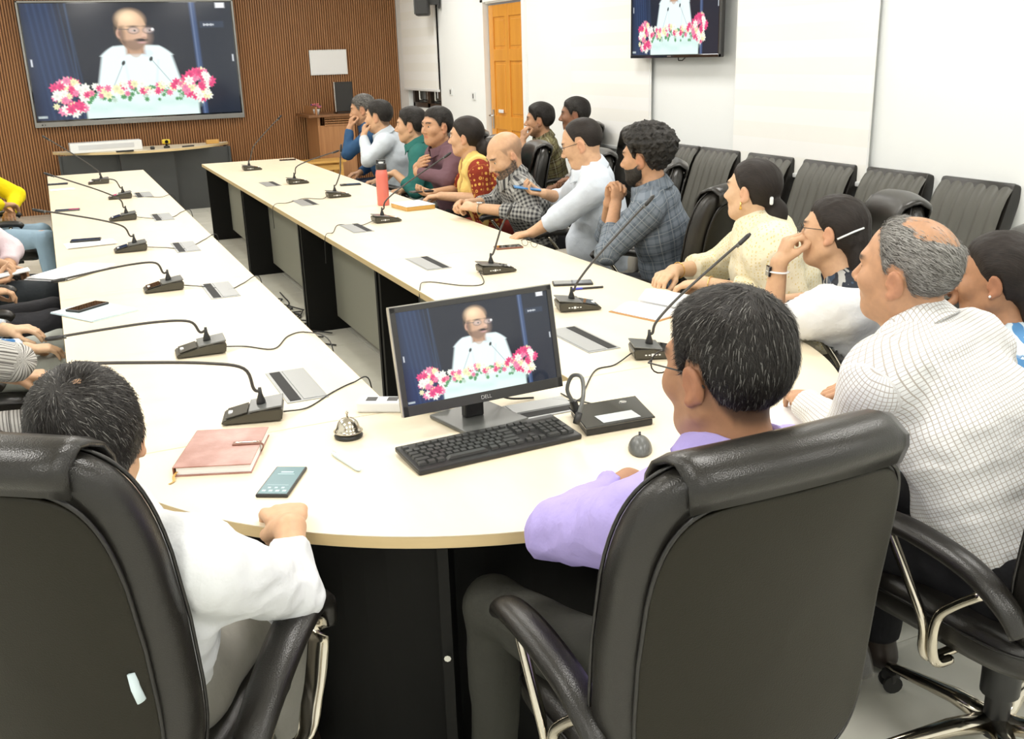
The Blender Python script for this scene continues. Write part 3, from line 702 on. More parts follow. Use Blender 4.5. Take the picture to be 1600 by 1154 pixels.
def make_wall_chair():
    root = empty('waiting_chair', (0, 0, 0)); tag(root, 'x', 'chair')
    bw, zt = .46, .99; nch = 6
    # upholstered back: front face of vertical channels
    V = []; nz = 9
    xs = []
    for c in range(nch):
        for q in range(6): xs.append((c+q/6)/nch)
    xs.append(1.0)
    for i in range(nz):
        f = i/(nz-1); z = .50+(zt-.50)*f
        for u in xs:
            c = (u*nch) % 1; blg = .012*math.sin(PI*c)**.6 if 0 < c < 1 else 0
            y = -.21-.16*(f)+.035+blg-.03*(f > .99)-.010*(f > .85); V.append(((u-.5)*bw, y, z-(.0 if f < .99 else .0)))
    n = len(xs); F = [(i*n+k, i*n+k+1, (i+1)*n+k+1, (i+1)*n+k) for i in range(nz-1) for k in range(n-1)]
    link('channelled_back_pad', npmesh('channelled_back_pad', V, F), M['leather2'], root)
    mb = MB()
    R = Matrix.Rotation(math.atan(.16/.49), 3, 'X')
    mb.box((0, -.325, .745), (bw+.012, .085, .52), rot=R, bev=.018)
    mb.build('back_shell', M['leather'], root, angle=40, smooth=True)
    V = []; nd = 9
    for i in range(nd):
        f = i/(nd-1); y = -.23+.48*f
        for u in xs:
            c = (u*nch) % 1; blg = .010*math.sin(PI*c)**.6 if 0 < c < 1 else 0
            V.append(((u-.5)*bw, y, .458+blg-.03*(f > .99)))
    F = [(i*n+k, i*n+k+1, (i+1)*n+k+1, (i+1)*n+k) for i in range(nd-1) for k in range(n-1)]
    link('channelled_seat_pad', npmesh('channelled_seat_pad', V, F), M['leather2'], root)
    MB().box((0, .01, .415), (bw+.012, .50, .075), bev=.018).build('seat_shell', M['leather'], root, angle=40, smooth=True)
    for sx in (-1, 1):
        MB().tube(bez([(sx*.20, .22, .02), (sx*.20, .20, .36), (sx*.20, .10, .375), (sx*.20, -.18, .375), (sx*.20, -.24, .34), (sx*.20, -.28, .02)], 4), .014, 8).build('leg_frame', M['chrome'], root, smooth=True)
    return root
wc = make_wall_chair()
wl = ['waiting chair with vertical channels at the right end of the row by the wall', 'waiting chair with vertical channels, second from the right end of the row by the wall',
      'waiting chair behind the two women, middle of the visible row by the wall', 'waiting chair by the wall behind the woman in the cream sari', 'waiting chair by the wall just right of the curly haired man', 'waiting chair by the wall hidden behind the curly haired man']
for k, y in enumerate((3.80, 4.36, 4.92, 5.49, 6.06, 6.55)):
    o = wc if k == 0 else copy_tree(wc)
    o.location = (4.01, y, 0); o.rotation_euler = (0, 0, PI/2); tag(o, wl[k], 'chair', 'upholstered waiting chairs along the white wall')
    if k < 5:
        b = MB().tube([(0, 0, 0), (0, .12, 0)], .008, 8).build('connecting_bar', M['steel'], o); b.location = (.225, -.37, .80); b.rotation_euler = (0, 0, -PI/2)
# ------------------------------------------------------------------ gooseneck microphones
def microphone(label, base, rz, bend, tip, cable=None, size=1., knee=.33):
    """base (x, y) of the neck foot on the table; rz heading of the talk side; bend, tip in world"""
    bx_, by_ = base; root = empty('conference_microphone', (bx_, by_, ZT)); root.rotation_euler = (0, 0, rz); tag(root, label, 'microphone', 'gooseneck conference microphones')
    # wedge: front (+x local is towards the talker): low panel, rear raised block
    L, W, H1, H0 = .165*size, .10*size, .038, .014
    pr = [(-.055, .004), (-.060, H1-.004), (-.052, H1), (.0, H1-.002), (.030, .030), (.105, H0), (.108, .004)]
    mb = MB(); lo = [mb.bm.verts.new((x*size, -W/2, z)) for x, z in pr]; hi = [mb.bm.verts.new((x*size, W/2, z)) for x, z in pr]
    n = len(pr); mb.bm.faces.new(lo); mb.bm.faces.new(list(reversed(hi)))
    for i in range(n): mb.bm.faces.new((lo[i], hi[i], hi[(i+1) % n], lo[(i+1) % n]))
    bmesh.ops.bevel(mb.bm, geom=list(mb.bm.edges), offset=.003, segments=2, affect='EDGES')
    mb.build('base', M['micbody'], root, angle=35, smooth=True)
    R = Matrix.Rotation(.12, 3, 'Y')
    MB().box((-.013*size, 0, H1+.0035), (.092*size, W*1.06, .005), rot=R, bev=.002).build('top_plate', M['micgrey'], root)
    R = Matrix.Rotation(.225, 3, 'Y')
    MB().box((.066*size, 0, .0262), (.060*size, W*.86, .003), rot=R, bev=.001).build('speaker_grille', M['glossblack'], root)
    MB().box((.085*size, .0, .0235), (.012, .02, .005), bev=.002).build('talk_button', M['whiteplastic'], root)
    mk = MB(); 
    for q in range(5): mk.box((-.02+.011*q, -W/2-.0006, .018), (.006 if q != 2 else .009, .001, .004 if q != 2 else .009))
    mk.build('badge', M['whiteplastic'], root)
    MB().lathe([(.013, H1), (.0125, H1+.012), (.006, H1+.032), (.0045, H1+.05)], n=12).build('neck_collar', M['plastic'], root, smooth=True)
    Ri = Matrix.Rotation(-rz, 3, 'Z'); loc = lambda p: Ri @ (Vector(p)-Vector((bx_, by_, ZT)))
    B = loc(bend); T = loc(tip); k = B+(T-B)*.2+Vector((0, 0, .0))
    d = (T-B)
    pts = bez([(0, 0, H1+.04), (B*.35+Vector((0, 0, H1*.9)))*1.0 if True else 0, B-d*.02-Vector((0, 0, .0)), B+d*.22+Vector((0, 0, .012)), B+d*.62+Vector((0, 0, .008)), T], 6)
    MB().tube(pts, .0046, 8).build('gooseneck', M['neck'], root, smooth=True)
    dd = (T-(B+d*.62)).normalized()
    MB().tube([T-dd*.055, T-dd*.05, T-dd*.012, T], [.005, .0078, .0078, .005], 10).build('capsule', M['plastic'], root, smooth=True)
    MB().tube([T-dd*.064, T-dd*.056], .0066, 10).build('light_ring', M['micgrey'], root, smooth=True)
    if cable:
        pc = [loc(p) for p in cable]; pc[0] = Vector((-.058*size, 0, .012))
        MB().tube(bez(pc, 8), .0022, 6).build('cable', M['cable'], root, smooth=True)
    return root
Z8 = .79
def cb(*pts): return [(x, y, (z[0] if z else ZT+.003)) for x, y, *z in pts]
W_ = PI
mics = [
 ('gooseneck microphone of the left row nearest the camera, behind the man with the bald spot', (.43, 2.688), W_-.25, (.385, 2.69, .90), (-.03, 2.70, .975), cb((.5, 2.7), (.56, 2.70), (.66, 2.80), (.74, 2.86), (.79, 2.86), (.80, 2.86, .60))),
 ('second gooseneck microphone of the left row, pointing over the floral sleeve', (.393, 3.446), W_-.05, (.335, 3.446, .865), (-.105, 3.446, .867), cb((.46, 3.44), (.52, 3.44), (.6, 3.36), (.68, 3.50), (.75, 3.52), (.795, 3.35), (.80, 3.33, .6))),
 ('third gooseneck microphone of the left row, beside the phone on blue papers', (.39, 4.564), W_, (.338, 4.564, .872), (-.076, 4.564, .839), cb((.46, 4.56), (.55, 4.50), (.62, 4.40), (.70, 4.50), (.79, 4.6), (.80, 4.6, .6))),
 ('fourth gooseneck microphone of the left row, beside the black phone on a pad', (.339, 5.671), W_, (.286, 5.671, .885), (-.126, 5.671, 1.01), cb((.41, 5.66), (.5, 5.64), (.57, 5.55), (.65, 5.66), (.72, 5.8), (.80, 5.9), (.805, 5.9, .6))),
 ('fifth gooseneck microphone of the left row, its neck crossing towards the yellow shirt', (.387, 6.88), W_, (.352, 6.88, .885), (-.054, 6.88, 1.079), cb((.45, 6.87), (.55, 6.8), (.66, 6.8), (.74, 7.0), (.80, 7.0), (.805, 7.0, .6))),
 ('sixth gooseneck microphone of the left row, second from the far end', (.45, 8.04), W_, (.41, 8.04, .88), (.248, 8.04, .900), cb((.52, 8.04), (.6, 8.0), (.70, 7.9), (.80, 7.95), (.805, 7.95, .6))),
 ('gooseneck microphone at the far end of the left row before the big display', (.36, 9.197), W_, (.337, 9.197, .86), (-.036, 9.197, 1.166), None),
 ('gooseneck microphone at the far end of the right row, neck leaning right', (1.629, 9.404), 0, (1.685, 9.404, .95), (1.967, 9.404, 1.219), None),
 ('second farthest gooseneck microphone of the right row, neck bent low', (1.749, 8.102), 0, (1.78, 8.102, .882), (2.132, 8.102, .987), None),
 ('gooseneck microphone standing nearly upright left of the red bottle', (1.813, 7.102), 0, (1.865, 7.102, .927), (1.887, 7.102, 1.118), cb((1.76, 7.1), (1.70, 7.05), (1.6, 7.15), (1.45, 7.0), (1.33, 6.9), (1.32, 6.9, .6))),
 ('gooseneck microphone in front of the red bottle', (1.763, 5.816), 0, (1.80, 5.816, .880), (2.225, 5.816, 1.132), cb((1.70, 5.8), (1.6, 5.75), (1.5, 5.85), (1.40, 5.6), (1.33, 5.5), (1.32, 5.5, .6))),
 ('gooseneck microphone by the table edge in front of the man in the white shirt', (1.747, 4.127), -.05, (1.787, 4.127, .905), (1.86, 4.127, 1.046), cb((1.69, 4.1), (1.62, 3.92), (1.53, 3.93), (1.42, 4.08), (1.34, 3.95), (1.325, 3.92, .6))),
 ('gooseneck microphone right of the monitor top, neck crossing the blue plaid shirt', (1.742, 3.333), -.25, (1.776, 3.333, .860), (2.108, 3.333, 1.157), None),
 ('gooseneck microphone beside the dark haired head, neck crossing the cream sari', (1.669, 2.656), -.35, (1.704, 2.656, .868), (2.052, 2.656, 1.111), cb((1.60, 2.66), (1.52, 2.62), (1.44, 2.60), (1.32, 2.45), (1.26, 2.38), (1.2, 2.42))),
]
for a in mics: microphone(*a)

# ------------------------------------------------------------------ flush cable outlets
def outlet_make():
    root = empty('cable_outlet', (0, 0, 0))
    MB().box((0, .0, .0012), (.128, .34, .0026), bev=.0008).build('frame', M['lidmetal'], root)
    MB().box((.024, 0, .0032), (.070, .318, .003), bev=.001).build('lid', M['lidmetal'], root)
    MB().box((-.036, 0, .0030), (.034, .318, .002)).build('brush_strip', M['brush'], root)
    return root
op = outlet_make()
outs = [(.578, 2.93, 0, 'left row, beside the nearest microphone'), (.585, 4.42, 0, 'left row, beside the third microphone'), (.59, 5.62, 0, 'left row, beside the fourth microphone'), (.60, 6.85, 0, 'left row, fifth microphone'), (.60, 8.15, 0, 'left row near its far end'),
        (1.575, 2.94, 2, 'right row, right of the monitor'), (1.568, 4.48, 2, 'right row, middle'), (1.56, 5.68, 2, 'right row, left of the red bottle'), (1.56, 6.95, 2, 'right row, beyond the red bottle'), (1.57, 8.2, 2, 'right row near its far end')]
for k, (x, y, r, l) in enumerate(outs):
    o = op if k == 0 else copy_tree(op)
    o.location = (x, y, ZT+.0002); o.rotation_euler = (0, 0, PI if r == 2 else 0)
    tag(o, 'flush grey cable outlet in the '+l, 'outlet', 'flush cable outlets in the table tops')
    o.scale = (.95, .95 if k not in (0, 5) else .95, 1)
o = copy_tree(op); o.location = (1.145, 2.375, ZT+.0002); o.rotation_euler = (0, 0, PI/2+.0); o.scale = (1, .55, 1); tag(o, 'flush cable outlet behind the monitor foot with its slot open', 'outlet')

# ------------------------------------------------------------------ computer monitor
mon = empty('computer_monitor', (.945, 2.345, ZT), math.radians(3.4)); tag(mon, 'black framed computer monitor with silver rim on the curved table end', 'monitor')
MB().box((0.01, .03, .006), (.19, .20, .011), rz=.16, bev=.003).build('foot', M['micgrey'], mon)
MB().box((0.0, .045, .12), (.058, .028, .22), bev=.006).build('stand_column', M['plastic'], mon)
MW, MH = .465, .279; tilt = Matrix.Rotation(math.radians(-12.2), 4, 'X'); DM = Matrix.Translation((0, -.01, .0765+MH/2*.977)) @ tilt
def onmon(o): o.matrix_local = DM @ o.matrix_local; return o
hous = onmon(MB().box((0, .018, 0), (MW-.004, .03, MH-.004), bev=.008).build('housing', M['plastic'], mon))
M['bezel'] = nm('monitor_bezel', (.035, .035, .034), .35); M['rim'] = nm('silver_rim', (.45, .44, .40), .3, .7)
for c, d in (((0, 0, MH/2-.007), (MW, .012, .014)), ((0, 0, -MH/2+.0135), (MW, .012, .027)), ((-MW/2+.007, 0, 0), (.014, .012, MH)), ((MW/2-.007, 0, 0), (.014, .012, MH))):
    onmon(MB().box(c, d, bev=.001).build('bezel', M['bezel'], mon))
for c, d in (((0, .003, MH/2+.0012), (MW+.003, .014, .0022)), ((-MW/2-.001, .003, 0), (.0028, .014, MH)), ((MW/2+.001, .003, 0), (.002, .014, MH))):
    onmon(MB().box(c, d).build('silver_rim', M['rim'], mon))
sc = link('screen', PIC, None, mon, (-MW/2+.0135, -.0035, -MH/2+.0265)); sc.scale = (MW-.027, 1, MH-.040); bpy.context.view_layer.update(); onmon(sc)
def text(body, size, mat, name, parent, loc, rot):
    cu = bpy.data.curves.new('lettering', 'FONT'); cu.body = body; cu.size = size; cu.align_x = 'CENTER'; cu.align_y = 'CENTER'; cu.extrude = size*.03
    to = bpy.data.objects.new('lettering', cu); col.objects.link(to); bpy.context.view_layer.update()
    me = bpy.data.meshes.new_from_object(to.evaluated_get(bpy.context.evaluated_depsgraph_get())); bpy.data.objects.remove(to)
    me.materials.clear(); o = link(name, me, mat, parent, loc); o.rotation_euler = rot; return o
t_ = text('DELL', .014, M['steel'], 'maker_lettering', mon, (.0, -.0072, -MH/2+.013), (PI/2, 0, 0)); bpy.context.view_layer.update(); onmon(t_)
M['led'] = emis('power_led', (.9, .1, .1), .6); onmon(MB().box((MW/2-.03, -.0065, -MH/2+.012), (.004, .002, .002)).build('power_led', M['led'], mon))
MB().tube(bez([(.02, .07, .10), (.06, .09, .09), (.10, .10, .04), (.15, .11, .012), (.22, .10, .004)], 6), .003, 8).build('cable', M['cable'], mon, smooth=True)
MB().tube(bez([(-.05, .05, .085), (-.06, .06, .065), (-.02, .055, .05), (0.0, .05, .055)], 6), .003, 8).build('cable', M['cable'], mon, smooth=True)

# ------------------------------------------------------------------ keyboard with its separate keys
kb = empty('keyboard', (.902, 2.181, ZT), math.radians(3.2)); tag(kb, 'black full size keyboard in front of the computer monitor', 'keyboard')
KR = Matrix.Rotation(.05, 3, 'X')
MB().box((0, 0, .011), (.452, .158, .014), rot=KR, bev=.004).build('case', M['plastic'], kb)
kcache = {}
M['key'] = nm('key_cap', (.050, .052, .050), .4)
def key(x, y, w_, h_=1):
    kk = (round(w_, 2), h_)
    if kk not in kcache:
        mb = MB(); r = bmesh.ops.create_cube(mb.bm, size=1)['verts']
        for v in r:
            top = v.co.z > 0; v.co = Vector((v.co.x*(w_*.019-.0022)*(.80 if top else 1), v.co.y*(h_*.019-.0022)*(.80 if top else 1), .008 if top else 0))
        me = mb.mesh('key'); me.materials.append(M['key']); kcache[kk] = me
    z = .0165+.05*y; o = link('key', kcache[kk], None, kb, (x, y, z)); o.rotation_euler = (.05, 0, 0)
X0 = -.217; rows = [
 (.062, [(0, 1)]+[(2+i, 1) for i in range(4)]+[(6.5+i, 1) for i in range(4)]+[(11+i, 1) for i in range(4)]+[(15.25+i, 1) for i in range(3)]),
 (.036, [(i, 1) for i in range(13)]+[(13, 2)]+[(15.25+i, 1) for i in range(3)]+[(18.5+i, 1) for i in range(4)]),
 (.017, [(0, 1.5)]+[(1.5+i, 1) for i in range(12)]+[(13.5, 1.5)]+[(15.25+i, 1) for i in range(3)]+[(18.5+i, 1) for i in range(3)]),
 (-.002, [(0, 1.75)]+[(1.75+i, 1) for i in range(11)]+[(12.75, 2.25)]+[(18.5+i, 1) for i in range(3)]),
 (-.021, [(0, 2.25)]+[(2.25+i, 1) for i in range(10)]+[(12.25, 2.75)]+[(16.25, 1)]+[(18.5+i, 1) for i in range(3)]),
 (-.040, [(0, 1.25), (1.25, 1.25), (2.5, 1.25), (3.75, 6.25), (10, 1.25), (11.25, 1.25), (12.5, 1.25), (13.75, 1.25)]+[(15.25+i, 1) for i in range(3)]+[(18.5, 2), (20.5, 1)])]
for yy, ks in rows:
    for c, w_ in ks: key(X0+(c+w_/2)*.0193, yy-.008, w_)
key(X0+22*.0193, .0-.002+.0075-.008, 1, 2); key(X0+22*.0193, -.0305-.008, 1, 2)

# ------------------------------------------------------------------ chairman's conference unit with bent microphone
u_ = empty('chairman_conference_unit', (1.262, 2.195, ZT), math.radians(-3)); tag(u_, 'glossy black chairman conference unit with bent microphone beside the keyboard', 'conference unit')
mb = MB(); mb.prism([(-.108, -.075), (.085, -.075), (.118, .085), (-.078, .085)], .0, .020, bev=.004); mb.build('base', M['plastic'], u_)
mb = MB(); mb.prism([(-.112, -.080), (.090, -.080), (.122, .090), (-.082, .090)], .020, .026, bev=.002); mb.build('glass_top', M['glossblack'], u_)
MB().box((.0, -.04, .0268), (.11, .055, .0012), bev=.0004).build('display', nm('unit_display', (.55, .58, .58), .2), u_)
MB().tube([(.065, .055, .026), (.065, .055, .028)], .010, 14).build('talk_button', M['steel'], u_)
MB().tube([(-.075, .06, .024), (-.082, .062, .05)], .011, 10).build('neck_collar', M['plastic'], u_)
pts = bez([(-.082, .062, .045), (-.098, .064, .085), (-.090, .05, .125), (-.085, .0, .135), (-.105, -.05, .10), (-.13, -.07, .055)], 6)
MB().tube(pts, .0055, 8).build('gooseneck', M['micgrey'], u_, smooth=True); MB().tube([(-.125, -.067, .065), (-.138, -.078, .042)], .0095, 10).build('capsule', M['plastic'], u_, smooth=True)
MB().tube(bez([(.02, .09, .01), (.015, .13, .004), (-.02, .20, .003), (-.03, .26, .003)], 6), .002, 6).build('cable', M['cable'], u_)

# ------------------------------------------------------------------ small things on the curved end
bl = empty('service_bell', (.603, 2.425, ZT)); tag(bl, 'chrome service bell with black base between notebook and monitor', 'bell')
MB().lathe([(.036, 0), (.038, .006), (.034, .012), (.010, .014)], n=28).build('base', M['plastic'], bl, smooth=True)
MB().lathe([(.0375, .016), (.0385, .018), (.033, .022), (.030, .030), (.026, .041), (.017, .050), (.005, .054), (.004, .055)], n=32).build('dome', M['chrome'], bl, smooth=True)
MB().lathe([(.0025, .054), (.0025, .064), (.0045, .066), (.0035, .071)], n=12).build('button', M['chrome'], bl, smooth=True)
nb = empty('leather_notebook', (.286, 2.453, ZT), math.radians(-21)); tag(nb, 'pinkish brown leather notebook with strap clasp on the curved table end', 'notebook')
M['pinkleather'] = nm('pink_brown_leather', (.42, .21, .17), .38); t = NT(M['pinkleather']); n_ = t.noise(t.coord(), 14, 4); t.base(t.ramp(n_, [(.35, (.34, .155, .12)), (.7, (.50, .29, .25))])); t.bump(t.noise(t.coord(), 260, 2), .25, .001)
M['brownleather'] = nm('brown_leather', (.20, .07, .04), .4)
MB().box((0, 0, .0015), (.186, .252, .003), bev=.001).build('back_cover', M['pinkleather'], nb)
MB().box((.002, 0, .0125), (.178, .244, .019), bev=.001).build('page_block', M['paper'], nb)
MB().box((0, 0, .0235), (.186, .252, .003), bev=.001).build('front_cover', M['pinkleather'], nb)
MB().box((-.0925, 0, .0125), (.004, .252, .024), bev=.0015).build('spine', M['brownleather'], nb)
MB().box((.058, .01, .0265), (.07, .022, .003), bev=.001).build('strap', M['brownleather'], nb)
MB().box((.060, .01, .0285), (.06, .006, .002), bev=.0008).build('clasp_bar', M['chrome'], nb)
MB().tube(bez([(.09, .01, .026), (.098, .01, .02), (.097, .01, .012), (.093, .01, .004)], 4), .006, 6, flat=(1, .3)).build('strap_loop', M['brownleather'], nb)
MB().tube(bez([(-.085, -.12, .012), (-.09, -.135, .006), (-.085, -.155, .002), (-.092, -.17, .002)], 4), .0022, 6, flat=(1.6, .4)).build('ribbon', M['pine'], nb)
ph = empty('smartphone', (.381, 2.207, ZT), math.radians(-29)); tag(ph, 'smartphone with a lit teal lock screen beside the leather notebook', 'phone')
MB().box((0, 0, .0045), (.076, .165, .008), bev=.003).build('case', M['plastic'], ph)
M['teal'] = emis('phone_screen', (.08, .30, .32), .8)
MB().box((0, 0, .0087), (.068, .154, .0006)).build('screen', M['teal'], ph)
M['tealtxt'] = emis('phone_text', (.7, .95, .95), .9)
mb = MB(); mb.box((0, .045, .0092), (.03, .007, .0003)); mb.box((0, .033, .0092), (.04, .003, .0003)); mb.box((0, -.03, .0092), (.05, .0015, .0003))
for k in range(4): mb.box((-.024+.016*k, -.062, .0092), (.009, .009, .0003), bev=.0001)
for k in range(3): mb.box((-.016+.016*k, -.045, .0092), (.007, .007, .0003))
mb.build('screen_icons', M['tealtxt'], ph)['kind'] = 'stuff'
pn = empty('ballpoint_pen', (.549, 2.248, ZT+.006), math.radians(12)); tag(pn, 'white ballpoint pen lying between phone and keyboard', 'pen')
MB().tube([(0, -.068, 0), (0, -.055, 0), (0, .045, 0)], [.003, .0068, .0068], 10).build('barrel', M['bluepaper'], pn, smooth=True)
MB().tube([(0, .045, 0), (0, .075, 0)], [.0072, .005], 10).build('cap', M['bluepaper'], pn, smooth=True); MB().box((0, .055, .006), (.002, .04, .0012)).build('clip', M['steel'], pn)
ms = empty('computer_mouse', (1.225, 1.985, ZT), -.5); tag(ms, 'black computer mouse by the lavender sleeve on the table edge', 'mouse')
V, F = surf(lambda p: np.maximum(ell(p, (0, 0, 0), (.030, .055, .034)), -p[:, 2]+.001), (-.04, -.065, -.006), (.04, .065, .042), .003); link('shell', npmesh('shell', V, F), M['plastic_grey'], ms)
MB().tube([(-.003, .025, .030), (.003, .025, .030)], .008, 12).build('wheel', M['plastic'], ms)
ps = empty('power_strip', (.80, 2.555, ZT), -.5); tag(ps, 'white power strip lying behind the left edge of the monitor', 'power strip')
MB().box((0, 0, .016), (.26, .055, .032), bev=.006).build('body', M['whiteplastic'], ps)
for k in range(4): MB().box((-.09+.06*k, 0, .0325), (.03, .03, .002), bev=.0008).build('socket', M['plastic'], ps)

# ------------------------------------------------------------------ things on the two rows
def phone(x, y, rz, label, z=ZT, mat=None, w_=.075, l=.16):
    p_ = empty('smartphone', (x, y, z), rz); tag(p_, label, 'phone')
    MB().box((0, 0, .0045), (w_, l, .009), bev=.003).build('case', mat or M['plastic'], p_); MB().box((0, 0, .0095), (w_-.008, l-.01, .0006)).build('screen', M['glossblack'], p_); return p_
def sheets(name, label, cat, x, y, rz, w_, l, n, mat=None, z=ZT, th=.0012, spread=.006):
    r_ = empty(name, (x, y, z), rz); tag(r_, label, cat); rg = random.Random(int(x*1000+y*77))
    for k in range(n): MB().box((rg.uniform(-1, 1)*spread, rg.uniform(-1, 1)*spread, th*(k+.5)+.0002), (w_, l, th*.8), rz=rg.uniform(-1, 1)*spread*3).build('sheet', mat or M['paper'], r_)
    return r_
sheets('paper_stack', 'bluish papers under the phone on the left row, third microphone', 'papers', .065, 4.28, .55, .21, .28, 4, M['bluepaper'], th=.002)
phone(.045, 4.345, -.85, 'black phone lying on bluish papers by the third microphone', ZT+.0085)
sheets('paper_bundle', 'bundle of white sheets overhanging the left table edge at the pink shirt', 'papers', .0, 5.20, -.75, .22, .33, 5, th=.003, spread=.015)
sheets('note_pad', 'thin pad under the black phone by the fourth microphone', 'note pad', .13, 6.01, 0.1, .25, .17, 3, th=.003)
phone(.11, 6.10, 1.45, 'black phone lying on the thin pad by the fourth microphone', ZT+.0095)
phone(.05, 7.57, 1.5, 'dark phone lying alone near the left table edge by the yellow shirt', mat=M['plastic_grey'])
phone(.02, 9.36, 1.5, 'phone at the left edge of the left row by its far end'); sheets('note_sheet', 'small paper at the left edge of the left row by its far end', 'papers', .05, 8.95, .1, .18, .12, 2)
phone(2.13, 10.1, 1.4, 'dark phone at the far right corner of the right row')
phone(2.10, 7.72, 1.4, 'dark phone on the right row beside the man in the maroon shirt')
bt = empty('water_bottle', (1.985, 6.50, ZT)); tag(bt, 'tall coral red water bottle with black lid on the right row', 'bottle')
M['coral'] = nm('coral_enamel', (.70, .17, .13), .35, coat=.3)
MB().lathe([(.036, 0), (.0405, .006), (.0405, .20), (.038, .222), (.034, .232), (.034, .236)], n=28).build('body', M['coral'], bt, smooth=True)
MB().lathe([(.034, .236), (.036, .240), (.036, .272), (.033, .276)], n=28).build('lid', M['plastic'], bt, smooth=True)
MB().tube([(.025, 0, .272), (.028, 0, .295), (-.028, 0, .295), (-.025, 0, .272)], .006, 8).build('carry_loop', M['plastic'], bt); MB().lathe([(.016, .274), (.016, .284), (.013, .286)], n=16).build('spout', M['whiteplastic'], bt)
bk = empty('paper_book', (2.11, 6.26, ZT), .1); tag(bk, 'tan edged book with pale blue cover right of the red bottle', 'book')
MB().box((0, 0, .014), (.20, .25, .026), bev=.001).build('page_block', M['pine'], bk); MB().box((0, 0, .029), (.205, .255, .003), bev=.001).build('cover', M['bluepaper'], bk)
ph = phone(1.95, 3.72, 1.2, 'dark phone on the right row behind the crossing microphone neck', l=.17); 
pn = empty('blue_pen', (1.955, 3.60, ZT+.005), 1.35); tag(pn, 'dark pen with blue barrel end beside the dark phone on the right row', 'pen')
MB().tube([(0, -.07, 0), (0, .02, 0)], .0045, 10).build('barrel', M['plastic'], pn); MB().tube([(0, .02, 0), (0, .07, 0)], .005, 10).build('grip', nm('blue_barrel', (.05, .06, .45), .3), pn)
# open diary
ob = empty('open_diary', (2.03, 3.16, ZT), .32); tag(ob, 'open diary with white pages on the right row before the woman in cream sari', 'diary')
M['tan'] = nm('tan_cover', (.55, .28, .10), .5)
MB().box((0, 0, .002), (.32, .235, .003), bev=.001).build('cover', M['tan'], ob)
for sx in (-1, 1):
    V = []; n = 12
    for j in (-1, 1):
        for k in range(n+1):
            f = k/n; V.append((sx*.152*f, j*.11, .005+.020*math.sin(PI*min(1, f*1.15+.02))**.7*(1-.25*f)))
        for k in range(n+1):
            f = k/n; V.append((sx*.152*f, j*.11, .0038))
    m1 = 2*(n+1); F = []
    for k in range(n):
        F.append((k, k+1, m1+k+1, m1+k)); F.append((n+1+k, n+2+k, k+1, k)); F.append((m1+k, m1+k+1, m1+n+2+k, m1+n+1+k))
    link('page_block', npmesh('page_block', V, F), M['paper'], ob)
V = [(0, -.11, .02), (0, .11, .02), (.05, -.11, .055), (.05, .11, .055), (.11, -.11, .045), (.11, .11, .045)]
o = link('lifted_page', npmesh('lifted_page', V, [(0, 2, 3, 1), (2, 4, 5, 3)]), M['paper'], ob); md = o.modifiers.new('s', 'SOLIDIFY'); md.thickness = .0008
def glasses_obj(parent=None):
    g = []
    mb = MB()
    for sx in (-1, 1):
        mb.tube([(sx*.034+.023*math.cos(a), .0, .017*math.sin(a)) for a in np.linspace(0, 2*PI, 17)[:-1]], .0012, 6, closed=True)
        mb.tube([(sx*.057, 0, .006), (sx*.072, -.01, .006), (sx*.074, -.10, .004), (sx*.074, -.125, -.012)], .0013, 6)
    mb.tube([(-.011, 0, .004), (0, .004, .006), (.011, 0, .004)], .0012, 6)
    return mb
g = empty('spectacles', (2.165, 4.60, ZT+.018), 1.9); tag(g, 'thin spectacles lying on the right row by the phone with brown case', 'spectacles'); glasses_obj().build('frame', M['plastic'], g, smooth=True)
ph = phone(2.06, 4.63, 1.4, 'phone in brown case lying left of the thin spectacles', mat=M['brownleather'], l=.14)
sheets('meeting_papers', 'white paper under the wrist beside the dark haired man in lavender', 'papers', 1.70, 1.99, .3, .20, .15, 2)
# loose cables on the floor of the aisle
for k in range(7):
    rg = random.Random(k); x0, y0 = 1.38+rg.uniform(-.03, .03), 5.9+k*.16
    pts = [(x0+rg.uniform(-.12, .08), y0+j*.13+rg.uniform(-.08, .08), .008+.004*(k % 3)) for j in range(6)]
    o = MB().tube(bez(pts, 5), .005, 6).build('floor_cable', M['cable'], None, smooth=True); tag(o, 'black cable lying loose on the floor under the right row', 'cable', 'loose cables on the aisle floor')
